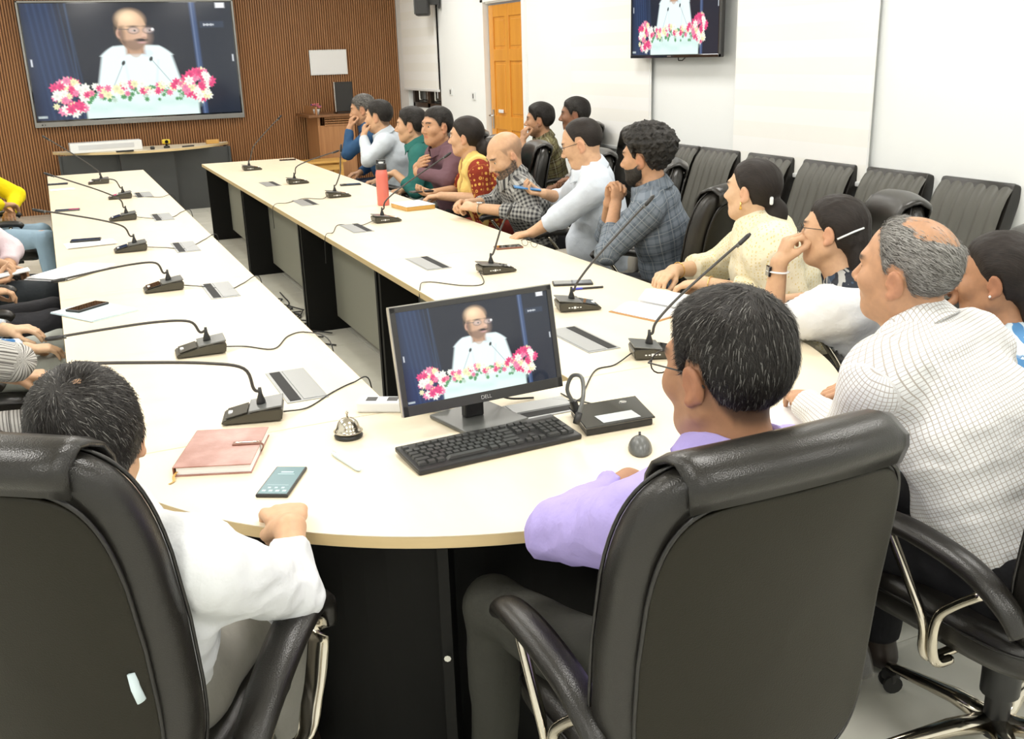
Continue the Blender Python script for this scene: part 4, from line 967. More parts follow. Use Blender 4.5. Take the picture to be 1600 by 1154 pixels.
# ------------------------------------------------------------------ people: one implicit body, clothes and hair as children
def fabric_mat(name, kind, c1, c2=(0, 0, 0), c3=None, scale=.012, rough=.85, width=.12, sheen=.0):
    m = nm(name, c1, rough, sheen=sheen, spec=.2); t = NT(m)
    a = t.new('ShaderNodeAttribute', attribute_name='puv'); sp = t.new('ShaderNodeSeparateXYZ'); t.L(a.outputs['Vector'], sp.inputs[0]); U, V_ = sp.outputs[0], sp.outputs[1]
    weave = t.noise(t.coord(attr='puv'), 900, 1)
    if kind == 'plain':
        n = t.noise(t.coord(), 4, 2); t.base(t.mix(n, c1, tuple(.93*q for q in c1)))
    elif kind in ('grid', 'gingham', 'plaid', 'stripe'):
        def line(x, per, wd, ph=0.):
            f = t.math('FRACT', t.math('ADD', t.math('DIVIDE', x, per), ph+50)); return t.math('LESS_THAN', f, wd)
        if kind == 'grid':
            a_ = t.math('MAXIMUM', line(U, scale, width), line(V_, scale, width)); c = t.mix(a_, c1, c2)
        elif kind == 'gingham':
            a_ = t.math('ADD', line(U, scale, .5), line(V_, scale, .5)); c = t.mix(t.math('MULTIPLY', a_, .5), c1, c2)
        elif kind == 'stripe':
            c = t.mix(line(U, scale, width), c1, c2)
            c = t.mix(line(U, scale*3.2, .1, .3), c, tuple(.5*q for q in c2))
        else:
            a_ = t.math('MULTIPLY', t.math('ADD', line(U, scale, .45), line(V_, scale, .45)), .5); c = t.mix(a_, c1, c2)
            l2 = t.math('MAXIMUM', line(U, scale, .07, .25), line(V_, scale, .07, .25)); c = t.mix(t.math('MULTIPLY', l2, .8), c, c3 or c2)
        t.base(c)
    elif kind == 'floral':
        vec = t.coord(attr='puv', scale=(1, 1, 1)); n1 = t.noise(vec, 1/scale*.35, 2); 
        d = t.new('ShaderNodeVectorMath', operation='ADD'); nz = t.new('ShaderNodeTexNoise'); nz.inputs['Scale'].default_value = 1/scale*.5; t.L(vec, nz.inputs[0])
        sc = t.new('ShaderNodeVectorMath', operation='SCALE'); t.L(nz.outputs['Color'], sc.inputs[0]); sc.inputs['Scale'].default_value = scale*2; t.L(vec, d.inputs[0]); t.L(sc.outputs[0], d.inputs[1])
        w = t.new('ShaderNodeTexWave', wave_type='RINGS', rings_direction='SPHERICAL'); w.inputs['Scale'].default_value = 1/scale*.10; w.inputs['Distortion'].default_value = 14; w.inputs['Detail'].default_value = 2; w.inputs['Detail Scale'].default_value = 3
        t.L(d.outputs[0], w.inputs[0])
        c = t.mix(t.math('GREATER_THAN', w.outputs['Fac'], .62), c1, c2); c = t.mix(t.math('MULTIPLY', t.math('GREATER_THAN', n1, .58), .8), c, c3 or c2); t.base(c)
    elif kind == 'motif':
        v = t.new('ShaderNodeTexVoronoi'); v.inputs['Scale'].default_value = 1/scale; v.inputs['Randomness'].default_value = .35; t.L(t.coord(attr='puv'), v.inputs['Vector'])
        a_ = t.math('LESS_THAN', v.outputs['Distance'], width); inner = t.math('LESS_THAN', v.outputs['Distance'], width*.45)
        c = t.mix(a_, c1, c2); c = t.mix(inner, c, c3 or c1); t.base(c)
    wr_ = t.noise(t.coord(scale=(1, 1, 1)), 26, 3, .55); t.bump(t.math('ADD', t.math('MULTIPLY', weave, .04), wr_), .42, .010); return m
def skin_mat():
    m = nm('skin', (.5, .3, .2), .48, spec=.4); t = NT(m)
    a = t.new('ShaderNodeAttribute', attribute_name='Col'); n = t.noise(t.coord(), 60, 4); c = t.mix(.10, a.outputs['Color'], t.ramp(n, [(.3, (.2, .08, .05)), (.7, (.9, .7, .55))]), 'OVERLAY')
    t.base(c); t.bump(t.noise(t.coord(), 500, 2), .12, .0008)
    t.b.inputs['Subsurface Weight'].default_value = 0.0
    return m
M['skin'] = skin_mat()
def hair_mat(name, c1, c2, gray=.0, gray_c=(.35, .34, .32)):
    m = nm(name, c1, .55, spec=.3); t = NT(m)
    vec = t.coord(attr='flow', scale=(1, .06, .06)); n = t.noise(vec, 700, 3, .6); n2 = t.noise(t.coord(), 22, 3)
    c = t.ramp(n, [(.3, c1), (.75, c2)])
    if gray: 
        g = t.math('MULTIPLY', t.math('GREATER_THAN', t.noise(vec, 900, 2, .7), .62-gray*.2), min(1, gray*1.5)); g = t.math('MULTIPLY', g, t.math('ADD', n2, .25)); c = t.mix(g, c, gray_c)
    t.base(c); t.bump(t.math('ADD', n, t.math('MULTIPLY', n2, .6)), .5, .003); return m
M['hair_black'] = hair_mat('hair_black', (.006, .005, .0045), (.022, .018, .015), .08)
M['hair_dark'] = hair_mat('hair_dark_brown', (.007, .005, .004), (.026, .018, .014))
M['hair_salt'] = hair_mat('hair_grey_black', (.03, .028, .025), (.11, .10, .09), .8, (.26, .25, .23))
M['hair_curl'] = hair_mat('hair_curly', (.006, .0055, .005), (.034, .030, .026), .05)
M['strand_grey'] = nm('grey_strand', (.13, .125, .115), .6)
M['strand_light'] = nm('light_grey_strand', (.34, .33, .31), .6)
M['hair_pepper'] = hair_mat('hair_pepper', (.012, .011, .010), (.06, .055, .05), .45, (.30, .29, .27))
M['eyewhite'] = nm('eye_white', (.75, .72, .66), .2); M['iris'] = nm('iris_dark', (.015, .008, .004), .08)
M['gold'] = nm('gold', (.80, .52, .16), .25, 1.)
M['shoe'] = nm('shoe_leather', (.03, .02, .015), .35)

def rotz(a): c, s = math.cos(a), math.sin(a); return np.array([[c, -s, 0], [s, c, 0], [0, 0, 1.]])
def rotx(a): c, s = math.cos(a), math.sin(a); return np.array([[1, 0, 0], [0, c, -s], [0, s, c]])
def roty(a): c, s = math.cos(a), math.sin(a); return np.array([[c, 0, s], [0, 1, 0], [-s, 0, c]])

def head_base(q, fem=False, fat=0.):
    d = ell(q, (0, -.012, .036), (.0765, .098, .086))
    d = smin(d, ell(q, (0, .018, -.022), (.062+fat*.010, .072, .082)), .03)
    d = smin(d, ell(q, (0, .048, -.083), (.028+fat*.006, .030, .026)), .035)          # chin
    for s in (-1, 1):
        d = smin(d, cap(q, (s*.052, .0, -.052), (s*.022, .055, -.085), .020+fat*.004, .016), .03)     # jaw
        d = smin(d, ell(q, (s*.038, .062, -.018), (.026, .024, .026)), .022)    # cheek
    return d
def head_full(q, fem=False, fat=0.):
    d = head_base(q, fem, fat)
    d = smin(d, cap(q, (-.034, .078, .030), (.034, .078, .030), .0125, .0125), .018)     # brow ridge
    for s in (-1, 1):
        d = smax(d, -ell(q, (s*.031, .104, .008), (.019, .018, .0125)), .014)            # socket
    d = smin(d, cap(q, (0, .086, .012), (0, .107, -.024), .0075, .0115), .012)           # nose
    for s in (-1, 1): d = smin(d, ell(q, (s*.0125, .096, -.030), (.0085, .011, .0075)), .007)
    d = smin(d, cap(q, (-.019, .082, -.0515), (.019, .082, -.0515), .0052, .0052), .008)
    d = smin(d, cap(q, (-.016, .080, -.0615), (.016, .080, -.0615), .0062, .0062), .007)
    d = smax(d, -cap(q, (-.021, .0915, -.0563), (.021, .0915, -.0563), .0014, .0014), .004)
    for s in (-1, 1):                                                                    # ears
        R = roty(s*.20) @ rotx(-.22) @ rotz(-s*.28)
        e = ell(q, (s*.0805, -.010, -.004), (.0085, .0170, .031), R)
        e = smin(e, ell(q, (s*.080, -.002, -.030), (.0075, .009, .010), R), .006)
        e = smax(e, -ell(q, (s*.0915, -.004, .0), (.0065, .0115, .019), R), .006)
        e = smin(e, ell(q, (s*.079, .006, -.006), (.005, .006, .009)), .006)
        d = smin(d, e, .006)
    return d
HLY = [-.13, -.085, -.055, -.035, -.020, .010, .018, .030, .045, .060, .078, .11]
def hairline(y, kind):
    if kind == 'short': z = [-.075, -.072, -.062, -.030, .024, .030, .000, .006, .040, .052, .066, .075]
    elif kind == 'receding': z = [-.075, -.072, -.062, -.030, .024, .030, .004, .030, .068, .092, .11, .12]
    else: z = [-.12, -.10, -.075, -.055, -.010, .000, .006, .022, .046, .056, .068, .085]
    return np.interp(y, HLY, z)

def hand_prims(W, fd, pn, right, curl, sc=1.05, spread=.0, thumb=.5, curls=None):
    """list of (a, b, ra, rb, k) + palm; W wrist, fd finger direction, pn palm normal"""
    fd = nrm(fd); pn = nrm(np.asarray(pn, float)-fd*(np.asarray(pn, float)@fd)); ts = np.cross(fd, pn)*(1 if right else -1)
    K = []; P = lambda a, b, c: W+(fd*a+ts*b+pn*c)*sc
    palm = (P(.005, 0, 0), P(.072, -.002, 0), ts, (.024*sc, .017*sc), (.040*sc, .0145*sc))
    offs = (.031, .0105, -.010, -.029); lens = (.070, .078, .072, .056); rr = (.0092, .0095, .009, .0082); base = (.080, .084, .080, .073)
    for i in range(4):
        c = curl if curls is None else curls[i]
        p = P(base[i], offs[i], 0); K.append((P(base[i]-.03, offs[i]*.85, 0), p, .0105*sc, rr[i]*1.05*sc))
        ang = 0; L = lens[i]*sc; sp = offs[i]*spread*8
        for frac, mx in ((.44, 80), (.31, 95), (.25, 60)):
            ang += math.radians(mx)*c; d = nrm(fd*math.cos(ang)+pn*math.sin(ang)+ts*sp*math.cos(ang)); q = p+d*L*frac
            K.append((p, q, rr[i]*sc*(1 if frac > .4 else .94 if frac > .3 else .88), rr[i]*sc*(.94 if frac > .4 else .88 if frac > .3 else .76))); p = q
    t0 = P(.018, .020, .006); t1 = P(.050, .046-.014*thumb, .014+.016*thumb); t2 = t1+nrm(fd*.75+ts*(.5-.9*thumb)+pn*(.25+.5*thumb))*.034*sc; t3 = t2+nrm(fd*.85+ts*(.25-1.0*thumb)+pn*(.2+.5*thumb))*.026*sc
    K += [(t0, t1, .0145*sc, .0115*sc), (t1, t2, .0108*sc, .0098*sc), (t2, t3, .0098*sc, .0078*sc)]
    return palm, K
def hand_sdf(p, hp):
    palm, K = hp; d = ecap(p, *palm); thumb = K[-3:]; fing = K[:-3]
    for i in range(4):
        g = None
        for a, b, ra, rb in fing[i*4:(i+1)*4]: c = cap(p, a, b, ra, rb); g = c if g is None else smin(g, c, .004)
        d = smin(d, g, .006)
    g = None
    for a, b, ra, rb in thumb: c = cap(p, a, b, ra, rb); g = c if g is None else smin(g, c, .006)
    return smin(d, g, .010)
def two_bone(S, W, hint, l1, l2):
    v = W-S; L = np.linalg.norm(v)
    if L > (l1+l2)*.985: W = S+v/L*(l1+l2)*.985; v = W-S; L = np.linalg.norm(v)
    a = (l1*l1-l2*l2+L*L)/(2*L); h = math.sqrt(max(l1*l1-a*a, 1e-6)); u = v/L
    hint = nrm(np.asarray(hint, float)-u*(np.asarray(hint, float)@u)); return S+u*a+hint*h, W

def attr_vec(me, name, arr):
    at = me.attributes.new(name, 'FLOAT_VECTOR', 'POINT'); at.data.foreach_set('vector', np.ascontiguousarray(arr, dtype=np.float32).ravel())
def bounded(fn, c, r):
    """evaluate fn only within r of c"""
    def g(p):
        out = np.full(len(p), .3); m_ = ((p-c)**2).sum(1) < r*r
        if m_.any(): out[m_] = fn(p[m_])
        return out
    return g

def person(label, hip, face, head, hyaw, hpitch=0, hroll=0, hs=1.0, skin=(.40, .22, .135), hair='short', hmat='hair_black', hT=.012, bulk=1.0, belly=.0, fem=False, fat=0.,
           arms=None, top=None, over=None, trousers=(.05, .05, .05), glasses=False, beard=0, mustache=False, res=.005, cres=.010, legs=True, knees=None, brow=True, bald=0., graybeard=0,
           shw=.180, group=None, extra=None, earring=False, collar=True, tmat=None, hipz=.55, neckr=.056, nlen=.100, strands=0, baldc=(.02, .060, .085)):
    A = math.radians(face); f = np.array([-math.sin(A), math.cos(A), 0]); r = np.array([math.cos(A), math.sin(A), 0]); Z = np.array([0, 0, 1.])
    H = np.array(head, float); P = np.array([hip[0], hip[1], hipz])
    Rh = rotz(math.radians(hyaw)) @ rotx(math.radians(hpitch)) @ roty(math.radians(hroll))
    hup = Rh[:, 2]; hf = Rh[:, 1]
    NB = H-Z*nlen*hs-hf*.030-hup*.02
    sp = nrm(NB-P)
    SC = NB-sp*.065-f*.005
    CH = P+(SC-P)*.66+f*.0; WA = P+(SC-P)*.30
    b = bulk; S = {1: SC+r*shw*b-Z*.022-sp*.01, -1: SC-r*shw*b-Z*.022-sp*.01}
    root = empty('person', (hip[0], hip[1], 0)); tag(root, label, 'person', group); off = np.array([hip[0], hip[1], 0.])
    # ---- arms
    AR = {}
    for s, key_ in ((1, 'R'), (-1, 'L')):
        a = (arms or {}).get(key_)
        if a is None or a == 'lap': a = dict(W=P+f*.30+r*s*.08+Z*.10, fd=f-r*s*.5-Z*.1, pn=-Z, curl=.35)
        elif a == 'rest': a = dict(W=P+f*.14+r*s*.27+Z*.16, fd=f, pn=-Z, curl=.35)
        W = np.array(a['W'], float)
        if 'E' in a: E = np.array(a['E'], float)
        else: E, W = two_bone(S[s], W, np.asarray(a.get('hint', r*s*.5-Z*.8-f*.3), float), .285*a.get('as', 1), .255*a.get('as', 1))
        fd_ = np.asarray(a.get('fd', nrm(W-E)), float); AR[s] = dict(E=E, W=W, hp=hand_prims(W, fd_, a.get('pn', -Z), s > 0, a.get('curl', .3), a.get('hsc', 1.06), a.get('spread', .02), a.get('thumb', .5), a.get('curls')), fd=nrm(fd_), none=a.get('nohand', False))
    KN = {}
    for s in (1, -1):
        k = (knees or {}).get(s); HJ = P+r*s*.085-Z*.02
        KNv = np.array(k, float) if k is not None else P+f*.44+r*s*.13-Z*.03
        KN[s] = (HJ, KNv, np.array([KNv[0], KNv[1], 0.0])+f*.02+Z*.10)
    # ---- distance functions
    def torso(p, infl=0.):
        d = ecap(p, P, WA, r, (.165*b+infl, .120*b+infl), (.152*b+infl, .112*b+infl))
        d = smin(d, ecap(p, WA, CH, r, (.152*b+infl, .112*b+infl), (.168*b+infl, .116*b+infl)), .03)
        d = smin(d, ecap(p, CH, SC-sp*.03, r, (.168*b+infl, .116*b+infl), (.140*b+infl, .085*b+infl)), .03)
        d = smin(d, cap(p, SC-r*(shw-.035)*b-sp*.008, SC+r*(shw-.035)*b-sp*.008, .062*b+infl, .062*b+infl), .05)
        d = smin(d, cap(p, SC-f*.01, NB+sp*.01, .062*b+infl*.6, .050*b+infl*.4), .05)
        if belly: d = smin(d, ell(p, P+(SC-P)*.22+f*(.055+belly*.5), (.13*b+infl, .09+belly+infl, .13+infl)), .06)
        if fem:
            for s in (-1, 1): d = smin(d, ell(p, CH+r*s*.065+f*.080+Z*.0, (.062+infl, .055+infl, .065+infl)), .04)
        return d
    def upper(p, s, infl=0.): return cap(p, S[s], AR[s]['E'], .058*b+infl, .044*b+infl)
    def lower(p, s, infl=0., t1=1., wr=.028): E, W = AR[s]['E'], AR[s]['W']; return cap(p, E, E+(W-E)*t1, .043*b**.5+infl, (.043+(wr-.043)*t1)*1.0+infl)
    hc = lambda p: (p-H) @ Rh/hs
    def headneck(p, full=True):
        q = hc(p); d = (head_full if full else head_base)(q, fem, fat)*hs
        nk = cap(p, NB-sp*.07, H+Rh @ np.array([0, -.022, -.035])*hs, neckr*1.10*b**.5, neckr)
        return smin(d, nk, .022)
    # ---- body mesh: fine head, fine forearms and hands, coarse rest
    parts = []
    lo, hi = np.minimum(H, NB)-.14*hs, np.maximum(H, NB)+.14*hs; lo[2] = NB[2]-.09
    def hfun(p): return smin(headneck(p), torso(p), .04)
    parts.append(surf(hfun, lo, hi, res))
    nh = len(parts[0][0])
    for s in (1, -1):
        if AR[s]['none']: continue
        E, W = AR[s]['E'], AR[s]['W']; tip = W+AR[s]['fd']*.12
        pts = np.array([E, W, tip]); st = W+(E-W)*.97
        hnd = bounded(lambda p, s=s: hand_sdf(p, AR[s]['hp']), W+AR[s]['fd']*.09, .20)
        fn = lambda p, s=s, hnd=hnd: smin(smin(lower(p, s), upper(p, s), .02), hnd(p), .018)
        mid = E if (arms or {}).get('_bare') else E
        all_ = np.concatenate([[E, W]]+[[a_, b_] for a_, b_, *_ in AR[s]['hp'][1]]); lo = all_.min(0)-.055; hi = all_.max(0)+.055
        parts.append(surf(fn, lo, hi, min(res, .0048) if res < .0055 else .0052))
    def rest(p):
        d = torso(p)
        for s in (1, -1): d = smin(d, upper(p, s), .03)
        for s in (1, -1):
            if legs: d = smin(d, smin(cap(p, KN[s][0], KN[s][1], .075*b, .052), cap(p, KN[s][1], KN[s][2], .050, .036), .02), .03)
        return d
    allp = np.array([P, SC, AR[1]['E'], AR[-1]['E'], S[1], S[-1]]+([KN[1][1], KN[-1][1], KN[1][2], KN[-1][2]] if legs else [])); parts.append(surf(rest, allp.min(0)-.2, allp.max(0)+.2, .022, 3))
    V = np.concatenate([q[0] for q in parts]); o_ = 0; Fs = []
    for q in parts: Fs.append(q[1]+o_); o_ += len(q[0])
    me = npmesh('body', V-off, np.concatenate(Fs)); link('body', me, M['skin'], root)
    colr = np.tile(np.array(skin), (len(V), 1)); q = hc(V); x, y, z = q.T; near = (np.abs(q) < .17).all(1) & (np.arange(len(V)) < nh)
    red = np.array([skin[0]*.95, skin[1]*.62, skin[2]*.62]); dark = np.array([.025, .02, .018])
    def paint(mask, c): colr[:] = colr*(1-mask[:, None])+np.array(c)*mask[:, None]
    lips = sstep(.011, .006, np.abs(z+.0565))*sstep(.026, .018, np.abs(x))*sstep(.070, .078, y)*near; paint(lips*.9, red)
    ear = sstep(.074, .080, np.abs(x))*sstep(.04, .03, np.abs(z+.004))*near; paint(ear*.35, red*1.15)
    if brow:
        bz = .0285+.004*np.cos((np.abs(x)-.034)*60); paint(sstep(.0062, .0035, np.abs(z-bz))*sstep(.052, .046, np.abs(x))*sstep(.009, .014, np.abs(x))*sstep(.06, .07, y)*near*.9, dark)
    if hair in ('short', 'crown', 'receding', 'horseshoe', 'bald') and near.any():
        g = z-hairline(y, 'short' if hair in ('short', 'crown') else 'receding'); 
        if hair == 'bald': paint(sstep(0, .02, g)*near*sstep(.03, .0, z-.045)*.45, dark)
        elif hair == 'horseshoe': paint(sstep(0, .02, g)*near*(.25+.45*sstep(.085, .05, z)), dark+.10)
        elif hair == 'crown': paint(sstep(-.012, .012, g)*near*(.75-.6*sstep(1.2, .5, np.sqrt((x/baldc[1])**2+((y-baldc[0])/baldc[2])**2))), dark)
        else: paint(sstep(-.012, .012, g)*near*(.15 if hair == 'receding' else .75), dark)
    if beard:
        m_ = beard_mask(q)*near; n_ = .75+.25*wob(q, 400.); bc = dark if not graybeard else np.array([.045, .042, .04]); paint(np.clip(m_*n_*beard, 0, 1), bc)
    if mustache: paint(sstep(.0105, .007, np.abs(z+.0405+.15*np.abs(x)))*sstep(.034, .028, np.abs(x))*sstep(.066, .074, y)*near*.95, dark)
    at = me.color_attributes.new('Col', 'FLOAT_COLOR', 'POINT'); at.data.foreach_set('color', np.concatenate([colr, np.ones((len(V), 1))], 1).astype(np.float32).ravel())
    # ---- eyes
    toW = lambda q_: H+Rh @ np.asarray(q_, float)*hs-off
    for s in (-1, 1):
        mb = MB(); bmesh.ops.create_uvsphere(mb.bm, u_segments=12, v_segments=8, radius=.0112*hs); eo = mb.build('eye', M['eyewhite'], root, Vector(toW((s*.031, .0735, .0075))), smooth=True)
        ir = MB(); bmesh.ops.create_uvsphere(ir.bm, u_segments=10, v_segments=6, radius=.0068*hs); io = ir.build('iris', M['iris'], eo, smooth=True); io.location = Rh @ np.array([0, .0058*hs, 0])
    # ---- hair
    if hair != 'bald':
        T = hT
        def hf_(p):
            q = hc(p); d = head_base(q, fem, fat)*hs; x, y, z = q.T
            kind = {'short': 'short', 'crown': 'short', 'curly': 'short', 'receding': 'receding', 'horseshoe': 'receding'}.get(hair, 'fem')
            g = z-hairline(y, kind)+.004*wob(q, 150., 4.); t = (.35*sstep(0, .010, g)+.65*sstep(0, .05, g))*T
            if hair == 'receding' or hair == 'horseshoe' or bald:
                bz = sstep(1.3, .7, np.sqrt((x/baldc[1])**2+((y-baldc[0])/baldc[2])**2)+.10*wob(q, 90.))*sstep(.035, .07, z)*(1 if hair == 'horseshoe' else bald); t = t*(1-bz)
            if hair == 'short': t = t*(1+.5*sstep(.05, .11, z))
            if hair == 'curly': t = t*(.55+.75*sstep(-.02, .08, z))+T*.20*wob(q, 170.)*sstep(0, .02, g)+T*.12*wob(q, 330., 2.)*sstep(0, .02, g)
            else: t = t+.0012*wob(np.stack([x*260, y*40, z*60], 1), 1.)*sstep(0, .02, g)*(T > .008)
            d = d-(t-.0035)
            if kind == 'fem':
                part = .004*sstep(.006, .0, np.abs(x))*sstep(.06, .09, z); d = d+part
                if hair == 'bun': d = smin(d, ell(q, (0, -.135, -.035), (.042, .036, .042)), .02)
                if hair == 'lowbun': d = smin(d, ell(q, (0, -.112, -.072), (.045, .040, .055)), .03); d = smin(d, cap(q, (0, -.10, -.09), (.01, -.10, -.17), .032, .022), .03)
                if hair in ('long', 'ponytail'):
                    d = smin(d, ecap(q, (0, -.085, -.02), (.005, -.110, -.13), (1, 0, 0), (.062, .040), (.056, .034)), .03)
                    d = smin(d, ecap(q, (.005, -.110, -.13), (.01, -.115, -.27), (1, 0, 0), (.056, .034), (.034, .022)), .02)
                    d = d+.0015*wob(np.stack([x*300, y*120, z*18], 1), 1.)
            return d
        lo = H-np.array([.17, .17, .15])*hs; hi = H+np.array([.17, .17, .17])*hs
        if hair in ('long', 'ponytail'): lo[2] -= .20
        if hair == 'lowbun': lo[2] -= .1; lo[:2] -= .03; hi[:2] += .03
        V, F = surf(hf_, lo, hi, res*.95)
        me = npmesh('hair', V-off, F); ho = link('hair', me, M[hmat], root); q = hc(V); ang = np.arctan2(q[:, 0], q[:, 2]+.06)
        attr_vec(me, 'flow', np.stack([ang*.11, q[:, 1], q[:, 2]], 1))
        if strands:
            nr = np.zeros(len(V)*3, np.float32); me.vertices.foreach_get('normal', nr); nr = nr.reshape(-1, 3).astype(float)
            kind_ = {'short': 'short', 'curly': 'short', 'receding': 'receding', 'horseshoe': 'receding', 'crown': 'short'}.get(hair, 'fem')
            g = q[:, 2]-hairline(q[:, 1], kind_); ok = np.where((g > -.004) & (nr @ (V-H).T.mean(1) > -9) & (((V-H)*nr).sum(1) > .03))[0]
            rg = np.random.RandomState(5)
            for part_i, (share, mt) in enumerate(((1-strands[1], hmat), (strands[1], strands[3] if len(strands) > 3 else 'strand_grey'))):
                n = int(strands[0]*share)
                if n < 10: continue
                ii = rg.choice(ok, n); p0 = V[ii]+rg.normal(0, .0015, (n, 3)); N_ = nr[ii]
                c0 = H+Rh @ np.array(strands[2])*hs; v = p0-c0; v = v-(v*N_).sum(1)[:, None]*N_; ln = np.linalg.norm(v, axis=1)[:, None]; v = v/np.maximum(ln, 1e-4); sw = np.cross(N_, v); v = v+.35*sw*np.exp(-ln/.05)+rg.normal(0, .16, (n, 3)); v = v-(v*N_).sum(1)[:, None]*N_; v /= np.linalg.norm(v, axis=1)[:, None]; sw = np.cross(N_, v)
                L = rg.uniform(.010, .026, n)[:, None]; wd = rg.uniform(.00045, .0009, n)[:, None]; lift = rg.uniform(.0004, .0024, n)[:, None]
                P0 = p0-N_*.0012; P1 = p0+v*L*.5+N_*(lift-L*L*.25/.18); P2 = p0+v*L+N_*(lift*.8-L*L/.18)
                VV = np.stack([P0-sw*wd, P0+sw*wd, P1-sw*wd*.8, P1+sw*wd*.8, P2], 1).reshape(-1, 3); b0 = np.arange(n)*5
                FF = np.concatenate([np.stack([b0, b0+1, b0+3], 1), np.stack([b0, b0+3, b0+2], 1), np.stack([b0+2, b0+3, b0+4], 1)])
                ms_ = npmesh('hair_strands', VV-off, FF); so = link('hair_strands', ms_, M[mt], ho); so['kind'] = 'stuff'; attr_vec(ms_, 'flow', np.repeat(rg.uniform(-.2, .2, (n, 3)), 5, 0))
        if beard > .8:
            def bf_(p):
                q = hc(p); d = head_base(q, fem, fat)*hs; return d-(beard_mask(q)*.008-.003)-.001*wob(q, 300.)
            lo = H-np.array([.13, .13, .15])*hs; hi = H+np.array([.13, .13, .03])*hs
            V, F = surf(bf_, lo, hi, res); me = npmesh('beard', V-off, F); link('beard', me, M[hmat], root); attr_vec(me, 'flow', hc(V)[:, [0, 2, 1]])
    if earring:
        for s in (-1, 1):
            MB().tube([(0, 0, 0), (0, 0, -.012), (0, 0, -.028)], [.0035, .003, .006], 8).build('earring', M['gold'], root, Vector(toW((s*.088, 0, -.034))), smooth=True)
    if glasses:
        go = glasses_obj().build('glasses', M['plastic'] if glasses is True else M[glasses], root, smooth=True); go.matrix_local = Matrix.Translation(Vector(toW((0, .101, .008)))) @ Matrix(Rh.tolist()).to_4x4() @ Matrix.Scale(hs*1.05, 4)
        gl = MB()
        for s in (-1, 1): gl.tube([(s*.034, -.0004, 0), (s*.034, .0004, 0)], .022, 16, flat=(1, .76))
    # ---- clothes
    def build_cloth(c):
        nme, mat, slv, infl = c.get('name', 'shirt'), c['mat'], c.get('sleeve', 'long'), c.get('infl', .012)
        fold = c.get('fold', .0035); zcut = c.get('zcut', P[2]-.06)
        tt = {'long': .93, 'half': .55, 'short': -.25, 'elbow': .12, 'none': None}[slv] if isinstance(slv, str) else slv
        def fn(p):
            d = torso(p, infl)
            if tt is not None:
                for s in (1, -1):
                    E, W = AR[s]['E'], AR[s]['W']
                    if tt >= 0:
                        ax = nrm(W-E); u = smin(upper(p, s, infl*1.1), smax(lower(p, s, infl*.9, tt, .030), (p-E) @ ax-np.linalg.norm(W-E)*tt, .006), .02)
                        # crumples at the elbow
                        u = u+.0022*np.sin((p-E) @ nrm(E-S[s])*170+2*wob(p, 12.))*np.exp(-((p-E)**2).sum(1)/.006)
                    else:
                        ax = nrm(E-S[s]); Lr = np.linalg.norm(E-S[s]); u = smax(upper(p, s, infl*1.5), (p-S[s]) @ ax-Lr*(1+tt), .006)
                    d = smin(d, u, .035)
            d = smax(d, zcut-p[:, 2], .01)
            nk = cap(p, NB-sp*.015, H, (neckr+.012)*b**.5, neckr+.03)
            d = smax(d, -nk, .012)
            w1 = wob(p, 16., 1.); rg_ = 1-np.abs(wob(p+w1[:, None]*.03, 22., 3.))*1.6; d = d-fold*(rg_*.9+w1*.6)-fold*.22*wob(p, 80.)+fold*.3
            if False:
                # stand collar with turned down leaf
                q = p-NB; h = q @ sp; rad = np.linalg.norm(q-h[:, None]*sp-f*.004, axis=1); R_ = (neckr+.014)*b**.5-.14*(h-.0)
                cl = np.maximum(np.abs(rad-R_-.003)-.0045, np.abs(h-.012)-.030); gap = (q @ f) > .045
                cl = np.where(gap & (np.abs(q @ r) < .012), .05, cl); d = smin(d, cl, .006)
            return d
        pts = np.array([P, SC, NB, AR[1]['E'], AR[-1]['E'], S[1], S[-1]]+([AR[1]['W'], AR[-1]['W']] if (tt or 0) > .2 else [])); lo, hi = pts.min(0)-.17*b-belly*.6-infl, pts.max(0)+.15*b+belly*.6; lo[2] = max(lo[2], zcut-.03)
        V, F = surf(fn, lo, hi, cres)
        me = npmesh(nme, V-off, F); link(nme, me, mat, root)
        # pattern coordinates follow torso and sleeves
        q = V-P; h = q @ sp; X = q @ r; Y = q @ np.cross(sp, r); ang = np.arctan2(X, -Y); uv = np.stack([ang*.155*b, h, 0*h], 1); dm = torso(V)
        if tt is not None:
            for s in (1, -1):
                for a_, b_, rr_ in ((S[s], AR[s]['E'], .055), (AR[s]['E'], AR[s]['W'], .042)):
                    ax = nrm(b_-a_); q2 = V-a_; hh = q2 @ ax; e1 = nrm(np.cross(ax, Z+.01*f)); e2 = np.cross(ax, e1); dd = cap(V, a_, b_, .055, .045); m_ = dd < dm-.004
                    an = np.arctan2(q2 @ e1, q2 @ e2); uv[m_] = np.stack([an*rr_*1.15, hh, 0*hh], 1)[m_]; dm = np.minimum(dm, dd)
        attr_vec(me, 'puv', uv)
    if top: build_cloth(top)
